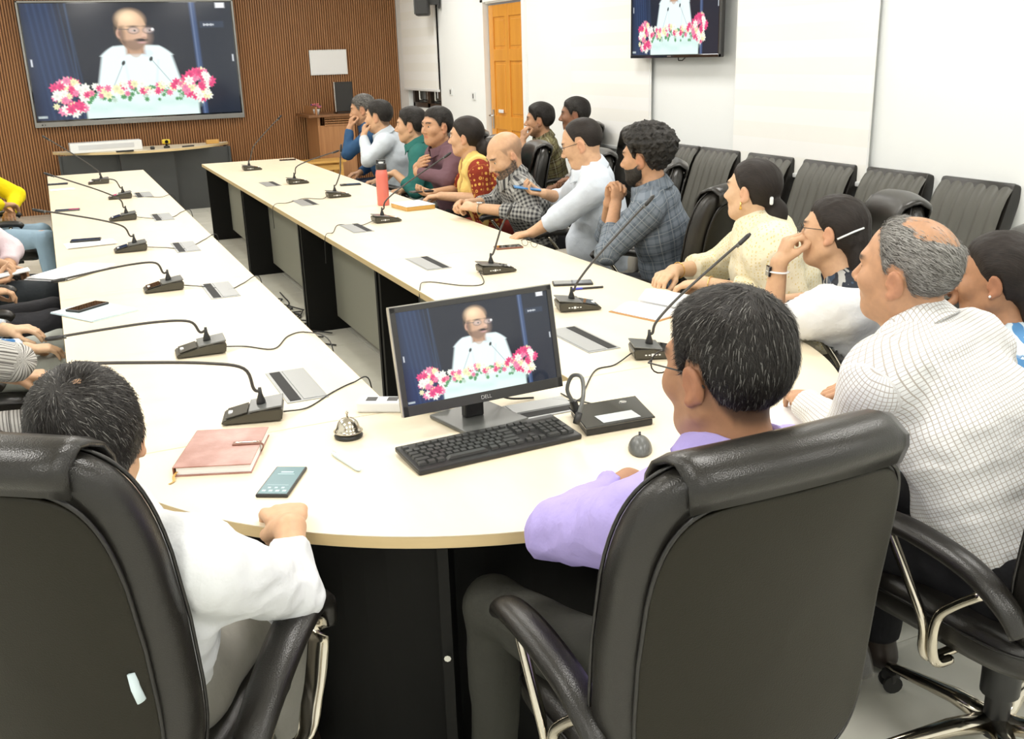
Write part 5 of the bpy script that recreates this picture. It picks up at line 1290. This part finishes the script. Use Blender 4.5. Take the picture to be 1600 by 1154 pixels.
    if top and collar and top.get('collar', True):
        e1 = nrm(f-sp*(f @ sp)); e2 = np.cross(e1, sp); kk = b**.5; rings = []; inn = .004
        prof_ = [(.002, -.022), (.000, .010), (-.003, .034), (.000, .040), (.005, .041), (.010, .036), (.018, .016), (.027, -.006), (.031, -.014), (.026, -.013), (.014, .010), (.007, .024), (.007, -.02)]
        for ph_ in np.linspace(.20, 2*PI-.20, 34):
            fr = math.cos(ph_); R0 = (neckr+.012)*kk; rr_ = []
            pt = max(0, fr-.80)*.12
            for dr_, dh in prof_:
                dd = dh-(.022*max(fr, -.2)+.004)-(pt if dr_ > .015 and dh < .02 else 0)
                rad = R0+dr_+.010*max(0, fr); c_ = NB+sp*(dd+.004)-f*.006*0; rr_.append(tuple(c_+(e1*math.cos(ph_)*1.06+e2*math.sin(ph_))*rad-off))
            rings.append(rr_)
        Vc, Fc = rings_mesh(rings); mc = npmesh('collar', Vc, Fc); oc = link('collar', mc, top['mat'], root); attr_vec(mc, 'puv', np.array(Vc)*1.0)
    if over: over(dict(root=root, off=off, torso=torso, upper=upper, P=P, SC=SC, NB=NB, S=S, AR=AR, r=r, f=f, sp=sp, Z=Z, CH=CH, b=b, WA=WA, H=H, toW=toW, Rh=Rh))
    if legs:
        def tf(p):
            d = ecap(p, P+Z*.02, P-Z*.02, r, (.165*b+.012, .13*b+.01), (.165*b+.012, .13*b+.01))
            for s in (1, -1):
                HJ, K_, AN = KN[s]; d = smin(d, smin(cap(p, HJ, K_, .088*b, .064), cap(p, K_, AN, .062, .052), .025), .035)
            d = smax(d, p[:, 2]-(P[2]+.10), .01); d = smax(d, .10-p[:, 2], .006); return d+.004*wob(p, 26., 5.)
        pts = np.array([P, KN[1][1], KN[-1][1], KN[1][2], KN[-1][2]]); V, F = surf(tf, pts.min(0)-.2, pts.max(0)+.2, max(cres, .012)); me = npmesh('trousers', V-off, F)
        if tmat is None:
            key_ = 'trouser_%.2f_%.2f_%.2f' % tuple(trousers)
            if key_ not in M: M[key_] = fabric_mat('trouser_cloth', 'plain', trousers)
            tmat = M[key_]
        link('trousers', me, tmat, root); attr_vec(me, 'puv', np.stack([V[:, 0], V[:, 2], V[:, 1]], 1))
        for s in (1, -1):
            AN = KN[s][2]; fw = f
            sf = lambda p: smax(smin(ecap(p, AN-Z*.055-fw*.02, AN-Z*.068+fw*.14, r, (.036, .042), (.042, .028)), cap(p, AN-Z*.04, AN+Z*.0, .042, .044), .02), .002-p[:, 2], .003)
            V, F = surf(sf, AN-np.array([.2, .2, .12]), AN+np.array([.2, .2, .06]), .009); link('shoe', npmesh('shoe', V-off, F), M['shoe'], root)
    if extra: extra(dict(root=root, off=off, AR=AR, H=H, Rh=Rh, toW=toW, S=S, P=P, f=f, r=r, Z=Z, SC=SC, NB=NB, sp=sp, hs=hs))
    return root
def beard_mask(q):
    x, y, z = q.T
    line = np.interp(y, [-.03, .0, .03, .06, .10], [-.02, -.012, -.034, -.040, -.036])
    m = sstep(.004, -.008, z-line)*sstep(-.018, .0, y)
    m = m*(1-sstep(.011, .008, np.abs(z+.0565))*sstep(.022, .016, np.abs(x))*sstep(.06, .07, y))
    return m
# ------------------------------------------------------------------ fabrics
FM = fabric_mat
C = dict(
 white=FM('white_shirt', 'plain', (.78, .80, .82)), offwhite=FM('cream_white_shirt', 'plain', (.80, .78, .72)), lavender=FM('lavender_shirt', 'plain', (.44, .37, .74)),
 r1=FM('white_check_shirt', 'grid', (.78, .79, .80), (.46, .42, .38), scale=.0095, width=.17), palewhite=FM('pale_blue_white_shirt', 'plain', (.66, .72, .80)),
 r4=FM('blue_grey_plaid', 'plaid', (.10, .125, .155), (.19, .22, .26), (.27, .29, .31), scale=.045), r6=FM('dark_gingham', 'gingham', (.42, .42, .40), (.05, .05, .055), scale=.024),
 red=FM('red_kurta', 'motif', (.25, .035, .018), (.70, .38, .08), (.35, .06, .03), scale=.035, width=.30), yellow=FM('yellow_dupatta', 'plain', (.86, .62, .20)),
 maroon=FM('maroon_shirt', 'plain', (.17, .095, .115)), green=FM('green_shirt', 'plain', (.035, .17, .15)), blue=FM('dark_blue_shirt', 'plain', (.035, .09, .19)), s10=FM('light_blue_white_shirt', 'plain', (.60, .66, .72)),
 cream=FM('cream_sari', 'motif', (.80, .74, .56), (.70, .58, .26), (.80, .74, .56), scale=.013, width=.30), floral=FM('black_white_floral', 'floral', (.03, .035, .045), (.42, .42, .40), (.06, .09, .14), scale=.022),
 s1=FM('olive_plaid', 'plaid', (.11, .085, .045), (.26, .24, .12), (.45, .45, .32), scale=.055), s2=FM('striped_white_shirt', 'stripe', (.62, .60, .57), (.40, .37, .36), scale=.012, width=.3),
 bluef=FM('blue_white_floral', 'floral', (.62, .68, .74), (.05, .16, .36), (.70, .74, .78), scale=.03), stripe=FM('grey_stripe', 'stripe', (.55, .54, .52), (.20, .19, .18), scale=.011, width=.35),
 pink=FM('pale_pink_shirt', 'plain', (.78, .66, .70)), yel=FM('bright_yellow_shirt', 'plain', (.85, .68, .01)), jeans=FM('light_blue_jeans', 'plain', (.26, .37, .47)), s3=FM('blue_printed_kurta', 'floral', (.10, .26, .50), (.62, .72, .80), (.05, .12, .3), scale=.03))
SK = dict(a=(.50, .285, .165), b=(.60, .37, .225), c=(.38, .20, .11), d=(.26, .13, .075), e=(.66, .44, .28))

def watch(face_c, band):
    def ex(k, s=-1):
        A = k['AR'][s]; d = nrm(A['E']-A['W']); c = A['W']+d*.028-k['off']; up = nrm(np.cross(d, np.cross(k['Z'], d)+1e-6))
        side = np.cross(d, up); r_ = .031
        o = MB().tube([Vector(c+side*r_*1.08*math.cos(a)+up*r_*.98*math.sin(a)) for a in np.linspace(0, 2*PI, 21)[:-1]], .0085, 6, closed=True, flat=(1.1, .35), up=tuple(d)).build('wristwatch_band', band, k['root'], smooth=True)
        R = Matrix([list(side), list(d), list(up)]).transposed()
        MB().box(Vector(c+up*(r_*.98+.002)), (.034, .036, .010), rot=R, bev=.003).build('wristwatch_face', face_c, k['root'])
    return ex
def held_phone(s, mat, offv=(0, 0, .02)):
    def ex(k):
        A = k['AR'][s]; c = A['W']+A['fd']*.10*1.0+np.array(offv)-k['off']; fd = A['fd']; side = nrm(np.cross(fd, k['Z'])); up = np.cross(side, fd)
        R = Matrix([list(side), list(fd), list(up)]).transposed()
        MB().box(Vector(c), (.075, .155, .009), rot=R, bev=.003).build('phone_in_hand', mat, k['root'])
    return ex
def multi(*fs):
    def ex(k):
        for q in fs: q(k)
    return ex
def shell(name, mat, fn_mask, infl=.024, th=.004, res=.011):
    """cloth draped over torso and upper arms, limited by a mask distance"""
    def ov(k):
        def fn(p):
            d = k['torso'](p, infl)
            for s in (1, -1): d = smin(d, k['upper'](p, s, infl+.004), .05)
            d = d+.006*wob(p, 30., 2.)+.003*wob(p, 70.)
            return smax(d, fn_mask(p, k), .006)
        pts = np.array([k['P'], k['SC'], k['NB'], k['AR'][1]['E'], k['AR'][-1]['E']]); V, F = surf(fn, pts.min(0)-.24, pts.max(0)+.24, res)
        if len(V): me = npmesh(name, V-k['off'], F); link(name, me, mat, k['root']); q = V-k['P']; attr_vec(me, 'puv', np.stack([q @ k['r'], q @ k['sp'], q @ k['f']], 1))
    return ov

# ------------------------------------------------------------------ near: the man in lavender, the man with bald spot, the man in checked white
Zv = np.array([0, 0, 1.])
person('man in lavender shirt with folded arms, seen from behind in the front leather chair', (.96, 1.38), 6, (1.010, 1.360, 1.158), 12, -4, 3, 1.13, SK['c'], 'short', 'hair_black', .016, 1.06,
       arms=dict(L=dict(E=(.795, 1.60, .800), W=(1.02, 1.70, .82), fd=(.95, .15, -.15), pn=(0, -.3, -1), curl=.25), R=dict(E=(1.19, 1.62, .79), W=(.93, 1.62, .76), fd=(-.95, -.15, .0), pn=(.1, -.9, .4), curl=.35)),
       top=dict(mat=C['lavender'], sleeve=.80, fold=.008), trousers=(.05, .05, .042), strands=(9000, .12, (.01, -.05, .12)), res=.0038, cres=.0075, knees={-1: (.74, 1.80, .54), 1: (1.14, 1.82, .54)}, glasses=True, hipz=.56)
place_chair('front', .975, 1.43, 1, 'large leather chair seen from behind, under the man in lavender')
def spot(k):
    pass
person('man in white shirt with thin crown spot, hand on the table edge', (-.01, 1.84), -32, (-.018, 1.765, 1.083), 2, 2, 0, 1.08, SK['b'], 'crown', 'hair_black', .015, 1.04, bald=.8,
       arms=dict(R=dict(E=(.300, 1.77, .705), W=(.332, 1.885, .787), fd=(.06, .98, -.02), pn=(0, 0, -1), curl=.34, thumb=.8, spread=.06, hsc=1.22), L=dict(W=(-.10, 2.17, .70), fd=(.4, .6, 0), curl=.4)),
       top=dict(mat=C['white'], sleeve=.74, fold=.009), trousers=(.30, .29, .26), baldc=(-.045, .012, .014), strands=(10000, .12, (-.025, -.05, .10)), res=.0038, cres=.0075, hipz=.55, shw=.178)
place_chair('ring', -.02, 1.86, -35, 'leather chair with padded ring arms at lower left, back towards the camera')
person('bald topped man in white checked shirt leaning on the table end, rightmost in front', (1.90, 1.36), 12, (1.762, 1.700, 1.188), 24, 4, -4, 1.08, SK['a'], 'receding', 'hair_salt', .010, 1.16, bald=1., baldc=(-.040, .055, .062), belly=.04,
       arms=dict(L=dict(E=(1.63, 1.70, .800), W=(1.70, 1.945, .805), fd=(.5, .8, -.08), pn=(0, 0, -1), curl=.3), R=dict(E=(2.12, 1.72, .80), W=(1.93, 1.95, .80), fd=(-.8, .5, 0), curl=.3)),
       top=dict(mat=C['r1'], sleeve=.92, fold=.006), trousers=(.015, .015, .017), strands=(9000, .5, (.0, .09, .09), 'strand_light'), res=.0038, cres=.0075, fat=.6, hipz=.56)
place_chair('tube', 1.90, 1.42, 4, 'leather chair with chrome star base under the man in white checked shirt')

# ------------------------------------------------------------------ right row
person('woman with a white hair clip and smartwatch, chin on her hand', (2.56, 2.40), 48, (2.33, 2.58, 1.095), 34, 2, 8, 1.0, SK['b'], 'long', 'hair_dark', .014, .92, fem=True, res=.0042, cres=.008,
       arms=dict(L=dict(E=(2.16, 2.66, .80), W=(2.175, 2.655, 1.000), fd=(.35, -.1, .85), pn=(.9, -.3, .2), curl=.62), R=dict(E=(2.52, 2.78, .80), W=(2.28, 2.86, .80), fd=(-.9, .2, 0), curl=.3)),
       top=dict(name='kurta', mat=C['floral'], sleeve='short', collar=False, fold=.004), over=shell('dupatta', C['white'], lambda p, k: np.maximum(-((p-k['NB']) @ (-k['r'])-.125), (p[:, 2]-k['S'][-1][2]-.07)*1.0), .034), trousers=(.03, .03, .035), glasses=True, extra=multi(watch(M['glossblack'], M['whiteplastic']),
       lambda k: MB().tube([Vector(k['toW'](q_)) for q_ in ((-.094, -.040, -.012), (-.088, -.066, .004), (-.074, -.088, .018), (-.050, -.108, .030))], .0055, 8, flat=(1, .6)).build('hair_clip', M['whiteplastic'], k['root'], smooth=True)), hipz=.54, neckr=.046)
place_chair('tube', 2.62, 2.36, 52, 'leather chair of the woman with the white hair clip')
person('woman in cream patterned sari resting both hands on the table', (2.74, 3.20), 62, (2.50, 3.235, 1.148), 26, 2, 4, 1.02, SK['e'], 'lowbun', 'hair_dark', .013, 1.08, fem=True, belly=.03, res=.0042, cres=.008,
       arms=dict(L=dict(E=(2.48, 2.98, .76), W=(2.30, 3.26, .80), fd=(-.55, .8, -.15), pn=(0, 0, -1), curl=.30), R=dict(E=(2.62, 3.60, .78), W=(2.33, 3.52, .80), fd=(-.85, -.35, -.1), pn=(0, 0, -1), curl=.35)),
       top=dict(name='blouse', mat=C['cream'], sleeve=.62, collar=False, infl=.020, fold=.006), over=shell('sari_drape', C['cream'], lambda p, k: np.maximum(-((p-k['NB']) @ (-k['r'])+.10), (k['P'][2]+.02-p[:, 2])*1.0), .038), trousers=(.72, .66, .50), earring=True, neckr=.048,
       extra=lambda k: [MB().tube([Vector(k['AR'][s]['W']-k['off']+nrm(k['AR'][s]['E']-k['AR'][s]['W'])*.03+np.cross(nrm(k['AR'][s]['E']-k['AR'][s]['W']), k['Z'])*.034*math.cos(a)+k['Z']*.034*math.sin(a)) for a in np.linspace(0, 2*PI, 19)[:-1]], .002, 6, closed=True).build('bangle', M['gold'], k['root'], smooth=True) for s in (1, -1)]+[MB().box((0, 0, 0), (.05, .014, .03), bev=.006).build('hair_clip', M['whiteplastic'], k['root'], Vector(k['toW']((-.035, -.10, -.02))), .9)])
place_chair('tube', 2.84, 3.16, 66, 'leather chair of the woman in the cream sari')
person('curly haired bearded man in blue grey plaid shirt with clasped hands', (2.70, 4.08), 45, (2.55, 4.11, 1.205), 36, -2, 0, 1.10, SK['a'], 'curly', 'hair_curl', .036, 1.06, beard=.95, res=.0044, cres=.009,
       arms=dict(L=dict(E=(2.30, 4.03, .800), W=(2.42, 4.17, .985), fd=(.25, .1, .85), pn=(-.2, .9, .1), curl=.55), R=dict(E=(2.52, 4.42, .80), W=(2.44, 4.26, .985), fd=(.15, -.3, .9), pn=(-.2, -.9, .1), curl=.55)),
       top=dict(mat=C['r4'], sleeve='half', fold=.004), trousers=(.03, .03, .035), hipz=.56)
place_chair('tube', 2.67, 4.00, 24, 'brownish leather chair behind the curly haired man')
person('balding moustached man in white shirt looking down, arm on the chair arm', (2.82, 4.92), 68, (2.60, 4.83, 1.222), 52, -18, 0, 1.10, SK['b'], 'receding', 'hair_dark', .007, 1.15, belly=.04, mustache=True, res=.0046, cres=.009, fat=.8,
       arms=dict(L=dict(E=(2.42, 4.76, .86), W=(2.30, 4.84, .775), fd=(-.9, .2, -.1), pn=(0, 0, -1), curl=.3), R=dict(E=(2.74, 5.32, .86), W=(2.56, 5.22, .92), fd=(-.9, .3, .15), pn=(0, 0, 1), curl=.5)),
       top=dict(mat=C['palewhite'], sleeve='half', fold=.005), trousers=(.62, .58, .50), glasses=True, extra=held_phone(1, nm('blue_phone', (.05, .22, .50), .3)))
place_chair('tube', 2.86, 4.86, 68, 'leather chair of the balding man in the white shirt')
person('bald bearded man in dark gingham shirt looking down at his hands', (2.72, 5.55), 80, (2.45, 5.51, 1.118), 92, -26, 0, 1.12, SK['b'], 'bald', 'hair_black', .005, 1.04, beard=1.15, graybeard=1, res=.0048, cres=.009,
       arms=dict(L=dict(E=(2.50, 5.26, .80), W=(2.25, 5.52, .83), fd=(-.5, .85, .1), pn=(.3, .3, -.9), curl=.55), R=dict(E=(2.52, 5.84, .80), W=(2.27, 5.70, .83), fd=(-.8, -.3, .1), pn=(.2, -.5, -.8), curl=.6)),
       top=dict(mat=C['r6'], sleeve='half', fold=.004), trousers=(.04, .04, .045), extra=multi(watch(M['steel'], M['chrome']), lambda k: None))
place_chair('tube', 2.84, 5.60, 76, 'grey leather chair behind the bald man in gingham')
person('woman with yellow dupatta over a red kurta holding a phone', (2.76, 6.40), 76, (2.55, 6.376, 1.167), 52, 0, 0, 1.08, SK['b'], 'lowbun', 'hair_dark', .016, .98, fem=True, res=.005, cres=.010,
       arms=dict(L=dict(E=(2.56, 6.16, .78), W=(2.34, 6.34, .80), fd=(-.8, .4, -.05), pn=(0, 0, -1), curl=.45), R=dict(E=(2.60, 6.70, .78), W=(2.36, 6.52, .80), fd=(-.9, -.1, 0), pn=(0, 0, 1), curl=.4)),
       top=dict(name='kurta', mat=C['red'], sleeve='elbow', collar=False), over=shell('dupatta', C['yellow'], lambda p, k: np.maximum(np.abs(np.abs((p-k['NB']) @ k['r'])-.095)-.050, -((p-k['NB']) @ k['f']+.09)), .027), trousers=(.25, .04, .03), extra=held_phone(1, M['plastic']), neckr=.047)
place_chair('tube', 2.80, 6.40, 78, 'leather chair of the woman in the yellow dupatta')
person('man in maroon shirt with crossed arms, face towards the camera side', (2.74, 7.02), 92, (2.55, 6.93, 1.205), 104, 2, 0, 1.12, SK['a'], 'short', 'hair_black', .013, 1.06, res=.005, cres=.010, fat=.4,
       arms=dict(L=dict(E=(2.53, 6.70, .86), W=(2.38, 6.92, .90), fd=(.15, .95, .05), pn=(1, 0, .1), curl=.15), R=dict(E=(2.60, 7.24, .86), W=(2.40, 6.98, .93), fd=(.10, -.8, .40), pn=(1, 0, -.1), curl=.2, spread=.06)),
       top=dict(mat=C['maroon'], sleeve='long', fold=.005), trousers=(.03, .03, .03))
place_chair('tube', 2.80, 7.02, 86, 'leather chair of the man in the maroon shirt')
person('man in green shirt turned to the big display', (2.84, 7.75), 66, (2.65, 7.80, 1.165), 62, 0, 0, 1.14, SK['b'], 'short', 'hair_black', .015, 1.0, res=.0055, cres=.011,
       arms=dict(L=dict(W=(2.46, 7.70, .82), fd=(-.6, .5, -.1), curl=.4), R='lap'), top=dict(mat=C['green'], sleeve='half', fold=.005), trousers=(.35, .34, .32))
place_chair('tube', 2.92, 7.75, 70, 'leather chair of the man in the green shirt')
person('man in pale blue white shirt with fist at his cheek', (2.82, 8.45), 60, (2.60, 8.48, 1.208), 50, -2, 0, 1.14, SK['b'], 'short', 'hair_black', .010, 1.08, res=.0055, cres=.011,
       arms=dict(L=dict(E=(2.42, 8.28, .88), W=(2.46, 8.50, 1.06), fd=(.2, .25, .9), pn=(.9, 0, 0), curl=.7), R='lap'), top=dict(mat=C['s10'], sleeve='long', fold=.006), trousers=(.55, .55, .53))
place_chair('tube', 2.76, 8.26, 38, 'black leather chair behind the man in pale blue white')
person('man in dark blue shirt resting his face on his hand, farthest of the right row', (2.92, 9.25), 70, (2.70, 9.29, 1.232), 66, -8, 0, 1.14, SK['a'], 'short', 'hair_pepper', .010, 1.0, res=.0055, cres=.011,
       arms=dict(L=dict(E=(2.50, 9.20, .86), W=(2.555, 9.27, 1.08), fd=(.25, .05, .9), pn=(.9, 0, 0), curl=.5), R='lap'), top=dict(mat=C['blue'], sleeve='long', fold=.005), trousers=(.04, .05, .08))
place_chair('tube', 2.98, 9.25, 72, 'leather chair of the man in the dark blue shirt')
# second row by the wall
person('young man in olive plaid shirt with fingers at his mouth by the wall', (3.98, 7.86), 72, (3.80, 7.82, 1.145), 60, 0, 0, 1.12, SK['a'], 'short', 'hair_black', .018, .98, beard=.5, res=.0055, cres=.011,
       arms=dict(L=dict(E=(3.58, 7.62, .80), W=(3.60, 7.74, 1.00), fd=(.25, .1, .9), pn=(.9, .1, 0), curl=.5), R='lap'), top=dict(mat=C['s1'], sleeve='half'), trousers=(.05, .05, .05))
place_chair('tube', 4.02, 7.84, 74, 'leather chair by the wall under the man in olive plaid')
person('slim man in striped off white shirt by the wall, behind the balding man', (4.00, 7.20), 70, (3.80, 7.18, 1.215), 60, 0, 0, 1.10, SK['d'], 'short', 'hair_black', .012, .98, mustache=True, res=.0055, cres=.011,
       arms=dict(L=dict(W=(3.70, 7.02, .74), fd=(-.8, .3, 0), curl=.4), R='lap'), top=dict(mat=C['s2'], sleeve='half'), trousers=(.25, .24, .20))
place_chair('tube', 4.04, 7.18, 74, 'leather chair by the wall under the man in the striped off white shirt')
person('dark haired woman with a pearl ear stud and blue printed kurta at the right edge', (2.44, 1.74), 45, (2.285, 1.885, 1.075), 32, -2, 2, 1.02, SK['c'], 'long', 'hair_dark', .014, .95, fem=True, res=.0044, cres=.009,
       arms=dict(L=dict(E=(2.10, 2.02, .76), W=(2.165, 2.02, .95), fd=(.25, -.15, .9), pn=(.9, -.3, .1), curl=.6), R='lap'), top=dict(name='kurta', mat=C['s3'], sleeve='short', collar=False), trousers=(.2, .3, .4), neckr=.046,
       extra=lambda k: [MB().lathe([(.001, -.004), (.004, 0), (.001, .004)], n=10).build('ear_stud', M['whiteplastic'], k['root'], Vector(k['toW']((s*.089, .0, -.030))), smooth=True) for s in (1, -1)])
place_chair('tube', 2.56, 1.66, 45, 'leather chair of the woman at the right edge')

# ------------------------------------------------------------------ left row, cut by the frame
person('person in bright yellow shirt and light jeans, farthest on the left side', (-.53, 8.05), -88, (-.52, 8.1, 1.22), -60, 0, 0, 1.05, SK['a'], 'short', 'hair_black', .014, 1.0, res=.006, cres=.011,
       arms=dict(R=dict(E=(-.50, 7.80, .80), W=(-.36, 7.95, .78)), L=dict(E=(-.27, 8.34, .80), W=(-.33, 8.12, .70), fd=(0, -.9, 0), curl=.5)), top=dict(mat=C['yel'], sleeve=.9, fold=.006), tmat=C['jeans'], knees={1: (-.12, 7.42, .60), -1: (-.14, 8.05, .55)})
place_chair('tube', -.46, 8.05, -88, 'leather chair of the person in yellow, mostly outside the left edge')
person('person in pale pink shirt and dark trousers on the left side', (-.53, 6.10), -88, (-.52, 6.15, 1.20), -60, 0, 0, 1.05, SK['b'], 'short', 'hair_black', .014, 1.05, res=.006, cres=.011,
       arms=dict(R=dict(E=(-.44, 5.86, .76), W=(-.30, 5.98, .68)), L=dict(E=(-.27, 6.16, .74), W=(-.31, 5.96, .64), fd=(0, -.9, 0), curl=.5)), top=dict(mat=C['pink'], sleeve='half', fold=.006), trousers=(.03, .035, .04), knees={1: (-.10, 5.75, .56), -1: (-.12, 6.1, .53)})
place_chair('tube', -.46, 6.10, -88, 'leather chair of the person in pale pink')
person('person in pale blue shirt holding a white phone on the left side', (-.53, 5.12), -88, (-.52, 5.16, 1.20), -60, 0, 0, 1.05, SK['b'], 'short', 'hair_black', .014, 1.0, res=.006, cres=.011,
       arms=dict(R=dict(W=(-.36, 4.96, .74), fd=(.8, .3, 0), curl=.4), L=dict(E=(-.50, 5.36, .78), W=(-.345, 5.12, .76), fd=(.85, .1, .1), pn=(0, 0, 1), curl=.5)), top=dict(mat=C['palewhite'], sleeve='long'), trousers=(.035, .035, .04), knees={1: (-.10, 5.02, .56), -1: (-.10, 5.34, .55)}, extra=held_phone(-1, M['whiteplastic']))
place_chair('tube', -.46, 5.14, -90, 'leather chair of the person holding the white phone')
person('person in blue and white floral kurta with pale grey trousers on the left side', (-.53, 4.38), -86, (-.52, 4.42, 1.16), -60, 0, 0, 1.0, SK['e'], 'long', 'hair_dark', .014, .95, fem=True, res=.006, cres=.011,
       arms=dict(R=dict(E=(-.42, 4.10, .70), W=(-.20, 4.18, .66), fd=(.9, .1, -.1), pn=(0, 0, -1), curl=.3), L=dict(E=(-.50, 4.62, .72), W=(-.27, 4.46, .68), fd=(.9, -.2, 0), curl=.3)), top=dict(name='kurta', mat=C['bluef'], sleeve='long', collar=False, zcut=.44), trousers=(.42, .44, .40), knees={1: (-.08, 4.22, .55), -1: (-.08, 4.58, .56)})
place_chair('tube', -.46, 4.38, -88, 'leather chair of the person in the blue and white floral kurta')
person('person in grey striped shirt on the left side, elbow next to the nearest dark head', (-.53, 3.45), -84, (-.52, 3.50, 1.18), -60, 0, 0, 1.05, SK['b'], 'short', 'hair_black', .014, 1.05, res=.006, cres=.010,
       arms=dict(R=dict(E=(-.20, 3.46, .80), W=(-.30, 3.68, .72), fd=(-.2, .8, -.2), curl=.4), L=dict(E=(-.44, 3.74, .76), W=(-.22, 3.66, .70), fd=(.9, -.3, 0), curl=.3)), top=dict(mat=C['stripe'], sleeve='half', fold=.006), tmat=C['stripe'], knees={1: (-.10, 3.20, .54), -1: (-.10, 3.58, .54)})
place_chair('tube', -.46, 3.45, -88, 'leather chair of the person in grey stripes')
bpy.context.view_layer.update()
